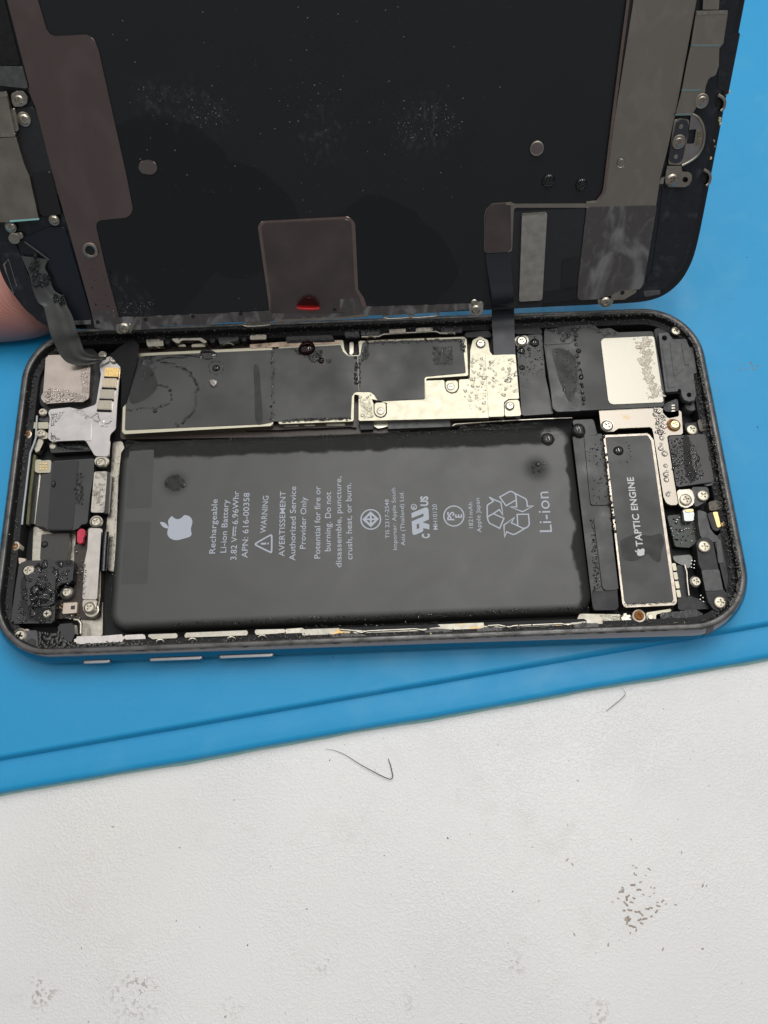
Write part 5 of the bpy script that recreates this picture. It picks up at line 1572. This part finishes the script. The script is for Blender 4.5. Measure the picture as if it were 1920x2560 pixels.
S_('g', [(205, 370), (320, 400), (330, 880), (200, 850), (130, 700), (200, 560)], ZL + .012, 70, .010, .042, k=.25, pw=2.2, wob=.2)
S_('g', [(330, 390), (590, 380), (600, 640), (470, 740), (340, 640)], ZL + .03, 50, .010, .042, k=.25, pw=2.2, wob=.2)
S_('g', [(480, 530), (590, 520), (600, 740), (540, 740)], ZL + .03, 4, .04, .08, k=.12, wob=.3)
S_('e', [(690, 600), (780, 580), (800, 780), (700, 780)], ZL + .012, 45, .012, .04, k=.3, wob=.15)
S_('g', [(600, 420), (690, 230), (810, 200), (840, 480), (700, 660), (620, 640)], .43, 130, .005, .020)
S_('g', [(840, 150), (1080, 125), (1070, 200), (980, 270), (960, 200)], ZS + .012, 130, .008, .026)
S_('g', [(930, 340), (1130, 320), (1160, 850), (1060, 840), (960, 560)], ZS + .0105, 320, .004, .010)
C_('g', [(1085, 130), (1250, 130)], ZS + .012, .03, .012, .03, .02)
C_('g', [(1095, 150), (1110, 250), (1125, 400), (1150, 540), (1165, 680), (1175, 800)], ZS + .01, .045, .02, .05, .012)
S_('h', [(20, 150), (300, 190), (330, 230), (200, 240)], ZS + .001, 40, .008, .02)
C_('i', [(640, -90), (720, -60), (780, 20), (730, 40), (760, 170), (770, 300), (800, 450), (815, 600), (820, 720), (850, 840)], ZK + .002, .055, .025, .06, .015, .35)
S_('i', [(700, -60), (800, 0), (800, 180), (720, 180)], ZK + .002, 40, .02, .055, k=.35, wob=.2)
C_('i', [(185, 200), (215, 420), (245, 700), (285, 960), (310, 1180)], .478, .06, .012, .032, .01)
C_('i', [(420, 260), (465, 380), (420, 450), (330, 465)], .4765, .04, .006, .012, .02)
S_('i', [(850, 220), (1000, 210), (1060, 240), (1120, 330), (1190, 600), (1060, 660), (920, 670), (880, 500)], .501, 260, .007, .026, pw=2, wob=.15)
S_('i', [(20, 300), (180, 260), (220, 860), (100, 870)], .427, 60, .005, .018, pw=3)
S_('j', [(60, 0), (80, 0), (150, 600), (90, 640)], .405, 120, .006, .018)
S_('j', [(370, 755), (820, 730), (825, 745), (375, 772)], .476, 90, .006, .018)
S_('a', [(365, 570), (430, 520), (600, 540), (740, 590), (740, 625), (600, 632), (390, 645)], .521, 260, .008, .034, k=.4, pw=2)
S_('a', [(690, 380), (770, 330), (760, 560), (710, 580)], .521, 70, .01, .03, k=.4, pw=2)
S_('a', [(435, 740), (560, 720), (480, 820), (440, 860)], .451, 110, .008, .022, k=.4)
S_('a', [(430, 900), (520, 960), (440, 970)], .451, 80, .008, .022, k=.4)
S_('a', [(620, 700), (760, 715), (830, 745), (740, 790)], .451, 90, .008, .024, k=.4)
S_('a', [(790, 770), (930, 770), (940, 870), (860, 860)], .451, 4, .03, .08, k=.12, wob=.3)
S_('a', [(490, 990), (735, 985), (790, 1055), (500, 1050)], .302, 110, .012, .045, pw=1.8)
S_('c', [(190, 540), (330, 400), (610, 390), (600, 560), (470, 760), (460, 920), (110, 920), (180, 700)], .482, 130, .010, .034, pw=2.2, wob=.12)
S_('c', [(230, 540), (330, 420), (590, 410), (590, 520), (480, 560), (430, 880), (200, 880)], .4815, 13, .05, .11, k=.3, pw=1.2, wob=.22)
S_('c', [(250, 510), (400, 500), (465, 640), (450, 750), (260, 770)], .532, 26, .02, .06, k=.4, pw=1.5, wob=.18)
S_('c', [(720, 400), (745, 400), (735, 700), (715, 700)], .451, 60, .008, .024, k=.45)
S_('b', [(880, 660), (960, 650), (950, 1020), (870, 1010)], .434, 80, .006, .018)
S_('b', [(1080, 780), (1200, 760), (1180, 1040), (1070, 1040)], .421, 130, .006, .018)
S_('n', [(0, 240), (800, 215), (800, 232), (0, 260)], .442, 40, .008, .02, k=.3)
S_('j', [(150, 860), (330, 865), (330, 935), (200, 950)], .303, 25, .015, .035, k=.4)
def film_patch(fr, poly, h, th=.004):
    P2 = catmull(PH.pts(fr, poly, h), 5)
    bm = bmesh.new()
    prism(bm, P2, h, h + th, th * .9, 2)
    n0 = len(D.v)
    bm.verts.index_update()
    D.v += [tuple(v.co) for v in bm.verts]
    for f in bm.faces:
        D.f.append(tuple(n0 + v.index for v in f.verts))
        D.mi.append(0)
    m0 = len(D.v)
    if sarea(P2) < 0:
        P2 = P2[::-1]
    D.v += [(x, y, h + .0011) for x, y in P2]
    D.f.append(tuple(range(m0, m0 + len(P2))))
    D.mi.append(1)
    bm.free()


film_patch('d', [(270, 246), (420, 236), (620, 233), (755, 238), (768, 258), (690, 248), (600, 262), (470, 264), (385, 292), (340, 284)], ZL)
film_patch('c', [(300, 640), (420, 600), (455, 690), (430, 745), (290, 765), (255, 700)], .53)
film_patch('a', [(560, 990), (720, 1000), (770, 1050), (640, 1055), (540, 1030)], .3)
damp = mat('damp_film', (.014, .0145, .015), .5, spec=.42, rvar=.08, rscale=4, var=.2, vscale=3)
slick = mat('slick_water_film', (.008, .008, .009), .1, spec=.35, bump=.1, bscale=6, bdist=.01)
for par, fr, poly, h, m_ in ((fA, 'd', [(160, 335), (240, 318), (330, 340), (372, 410), (392, 510), (300, 610), (165, 650), (150, 500)], ZL, damp), (fA, 'd', [(1225, 330), (1270, 345), (1285, 520), (1300, 800), (1240, 805), (1232, 560)], ZL, damp),
                             (mot, 'j', [(330, 190), (400, 150), (480, 128), (600, 142), (690, 122), (722, 200), (700, 290), (682, 380), (612, 350), (580, 305), (500, 352), (432, 372), (360, 350), (335, 270)], .474, damp),
                             (spk, 'g', [(900, 330), (1000, 320), (1100, 400), (1120, 600), (1060, 780), (980, 640), (930, 480)], ZS + .008, damp), (port, 'i', [(978, 205), (1036, 205), (1046, 300), (1062, 450), (1108, 600), (1050, 650), (1002, 560), (985, 400)], .5, slick),
                             (wb, 'c', [(480, 392), (610, 385), (630, 430), (560, 440), (500, 430)], .48, slick), (wb, 'c', [(180, 560), (228, 540), (240, 760), (440, 790), (430, 900), (250, 900), (190, 760)], .48, slick)):
    P2 = catmull(PH.pts(fr, poly, h), 5)
    slab('damp_patch', par, PH, None, P2, h + .0016, .002, m_, bev=.0008, seg=1, local=True)
cond = D.build('condensation', water)
tag(cond, 'fine misty condensation droplets covering the phone parts', 'condensation', kind='stuff')
D = Drops()
scatter(D, SC, 'z11', [(440, 800), (560, 560), (600, 870), (740, 900), (790, 1060), (520, 1100)], .07, 150, .01, .045, .6, pw=2)
scatter(D, SC, 'z11', [(820, 1200), (960, 1230), (1010, 1350), (900, 1360), (840, 1320)], .13, 26, .02, .055, .6, pw=1.2, wob=.2)
scatter(D, SC, 's', [(560, 600), (720, 600), (740, 860), (620, 850)], .025, 30, .006, .02)
cs = D.build('condensation', water)
cs.matrix_world = MS
tag(cs, 'fine condensation droplets on the lifted screen and its cable', 'condensation', kind='stuff')

# ------------------------------------------------------------------ a crumb of foil on the board label
cx, cy = PH.pt('d', (882, 488), ZL)
bm = bmesh.new()
top = [PH.pt('d', p, ZL) for p in ((836, 455), (880, 450), (922, 462), (910, 505), (885, 522), (850, 500))]
ring = [bm.verts.new((x, y, ZL + .002)) for x, y in top]
up = [bm.verts.new(((x - cx) * .75 + cx, (y - cy) * .75 + cy, ZL + .05 + .02 * (k % 2))) for k, (x, y) in enumerate(top)]
for k in range(6):
    bm.faces.new((ring[k], ring[(k + 1) % 6], up[(k + 1) % 6], up[k]))
apex = bm.verts.new((cx + .01, cy, ZL + .085))
for k in range(6):
    bm.faces.new((up[k], up[(k + 1) % 6], apex))
tag(finish(bm, 'foil_crumb', flakem, None, 0), 'small crumpled foil crumb on the black board label', 'metal crumb')

# ------------------------------------------------------------------ hairs on the table
def hair(pts, fr, label, rad, ends=.25):
    P2 = catmull([PH.pt(fr, p, Z_T + .03) for p in pts], 8, False)
    n_ = len(P2)
    P3 = [(x, y, Z_T + .022 + .03 * math.sin(math.pi * i / (n_ - 1)) ** 2) for i, (x, y) in enumerate(P2)]
    o = tube('hair', None, P3, rad, hairm, 6, taper=lambda t: ends + (1 - ends) * min(1, t * 2.2) * min(1, (1 - t) * 5 + .4))
    return tag(o, label, 'hair', 'hairs lying on the table')


hair([(310, 477), (355, 482), (400, 495), (455, 520), (520, 562), (580, 598), (640, 630), (700, 662), (750, 683), (765, 685), (779, 672), (777, 650), (768, 605), (757, 570), (748, 543)], 'f', 'long dark bent hair lying on the white table below the mat', .0075)
hair([(1344, 1486), (1349, 1493), (1350, 1500), (1344, 1508), (1330, 1520), (1310, 1536)], 'v', 'short fine hair sticking out from under the mat edge', .0045)

# brown wear mark: scattered squiggles where the print shows through the embossing
bm = bmesh.new()
for (x_, y_, l_) in ((635, 620, 1.2), (652, 600, .8), (690, 690, 1.6), (700, 680, 1.3), (605, 690, .5), (772, 690, .9), (820, 600, 1.1), (755, 548, 1.3), (790, 370, .5), (760, 350, .5), (836, 515, .8), (770, 430, .6), (785, 448, .6), (925, 390, 1.0), (890, 452, .5), (678, 745, 1.3), (742, 730, .9), (722, 815, 1.2), (665, 815, .8), (795, 822, 1.4), (842, 850, 1.3), (695, 880, 1.0), (712, 920, 1.8), (700, 905, 1.4), (742, 975, 1.4), (772, 988, .8), (828, 915, 1.3), (880, 900, 1.1), (850, 945, 1.0), (908, 800, 1.0), (940, 785, 1.1), (1020, 768, 1.3), (1000, 822, 1.0), (1070, 720, .9), (862, 650, .5), (975, 578, .6), (945, 572, .5), (788, 1015, .6), (728, 1050, .5), (950, 875, .7), (1195, 750, .7), (1100, 745, .5), (1480, 552, .7), (1520, 560, .4), (130, 335, .6), (75, 288, .7), (735, 75, .6), (1260, 210, .6), (1480, 1210, .7), (1065, 1215, .8), (500, 1170, .7), (150, 1065, .7), (975, 635, .5), (930, 668, .5), (1010, 730, .5), (650, 575, .5)):
    cx_, cy_ = PH.pt('px', (1400 + x_ / 4.1475, 2080 + y_ / 4.1475), Z_T)
    a_ = rng.uniform(-1.1, 1.1)
    ln = .040 * l_
    pts_ = [(cx_ + ln * (t - .5) * 1.7 * math.cos(a_) + rng.uniform(-.3, .3) * ln, cy_ + ln * (t - .5) * 1.7 * math.sin(a_) + rng.uniform(-.3, .3) * ln) for t in (0, .33, .66, 1)]
    stroke_bm(bm, catmull(pts_, 3, False), .012 + .016 * l_ * rng.uniform(.6, 1.1), Z_T + .0012)
wear = finish(bm, 'wear_marks', mat('brown_wear', (.36, .29, .24), .6, spec=.3, color2=(.52, .46, .41), vscale=7, thr=(.45, .65)), None, 0)
tag(wear, 'brown worn squiggles scattered on the white table near its right side', 'wear mark', kind='stuff')

# loose dirt specks on mat and table
D = Drops()
for _ in range(60):
    X, Y = rng.uniform(20, 1900), rng.uniform(1700, 2550)
    p = PH.pt('px', (X, Y), Z_T)
    if Y < 1990 - X * .178 + 25:
        continue
    D.add(p[0], p[1], Z_T + .002, .003 + .009 * rng.random() ** 3, .4, 6, 1, .3, rng.uniform(1, 2.2), rng.uniform(0, 3))
tag(D.build('dirt_specks', dirt), 'tiny dark dirt specks scattered over the white table', 'dirt', kind='stuff')
D = Drops()
for _ in range(60):
    X, Y = rng.uniform(20, 1900), rng.uniform(600, 1950)
    if Y < 1640 and X < 1880 - (Y < 1000) * 60 and not (X > 1800 and Y < 1100):
        continue
    lim = 1990 - X * .178
    if Y > lim - 25:
        continue
    z = FLZ if Y > lim - 92 else 0.0
    p = PH.pt('px', (X, Y), z)
    D.add(p[0], p[1], z + .001, .003 + .010 * rng.random() ** 3, .4, 6, 1, .3, rng.uniform(1, 2.2), rng.uniform(0, 3))
tag(D.build('dirt_specks', dirt), 'tiny dark dirt specks scattered over the blue mat', 'dirt', kind='stuff')
D = Drops()
scatter(D, PH, 'px', [(1830, 908), (1900, 905), (1905, 925), (1835, 925)], .001, 24, .006, .025, .2, pw=2, seg=6, rings=1, wob=.3)
scatter(D, PH, 'px', [(1640, 780), (1910, 700), (1910, 1200), (1850, 1200)], .001, 30, .004, .012, .2, pw=2, seg=6, rings=1, wob=.3)
tag(D.build('dust_specks', dustm), 'white dust marks on the blue mat beside the phone', 'dust', kind='stuff')

# ------------------------------------------------------------------ the fingertip holding the screen's corner
fc = SC.pt('px', (50, 764), -1.02)
prof_f = [(0, .02), (.06, .30), (.18, .50), (.38, .66), (.65, .77), (1.0, .83), (1.5, .86), (2.1, .87), (2.8, .92), (3.3, .95), (3.9, .92), (4.8, .95), (5.8, 1.02), (6.6, 1.06), (7.4, 1.0), (9.0, 1.15), (10, 1.3)]
tipu = fc[0] + 1.0
V, Fc = [], []
NS = 28
for d, r_ in prof_f:
    bend = .012 * d * d
    for k in range(NS):
        a = 2 * math.pi * k / NS
        V.append((tipu - d, fc[1] + r_ * math.cos(a) * .93 - bend * .6 + .05, -1.02 + r_ * math.sin(a) * .88 - bend))
for j in range(len(prof_f) - 1):
    for k in range(NS):
        Fc.append((j * NS + k, j * NS + (k + 1) % NS, (j + 1) * NS + (k + 1) % NS, (j + 1) * NS + k))
Fc.append(tuple(range(NS))[::-1])
fing = pydata('person', V, Fc, skin_m, None, 180)
md = fing.modifiers.new('smooth', 'SUBSURF')
md.levels = md.render_levels = 2
fing.matrix_world = MS
tag(fing, "bare fingertip of a person holding up the screen's rounded corner", 'person')
# fingernail on the far side of the fingertip
V, Fc = [], []
for i_ in range(7):
    for k in range(9):
        d = .12 + .16 * i_
        a = R(-128 + 76 * k / 8)
        r_ = np.interp(d, [p[0] for p in prof_f], [p[1] for p in prof_f]) + .012
        V.append((tipu - d, fc[1] + r_ * math.cos(a) * .93 + .05, -1.02 + r_ * math.sin(a) * .88))
for i_ in range(6):
    for k in range(8):
        Fc.append((i_ * 9 + k, i_ * 9 + k + 1, (i_ + 1) * 9 + k + 1, (i_ + 1) * 9 + k))
pydata('fingernail', V, Fc, mat('fingernail', (.72, .48, .42), .3), fing, 180)
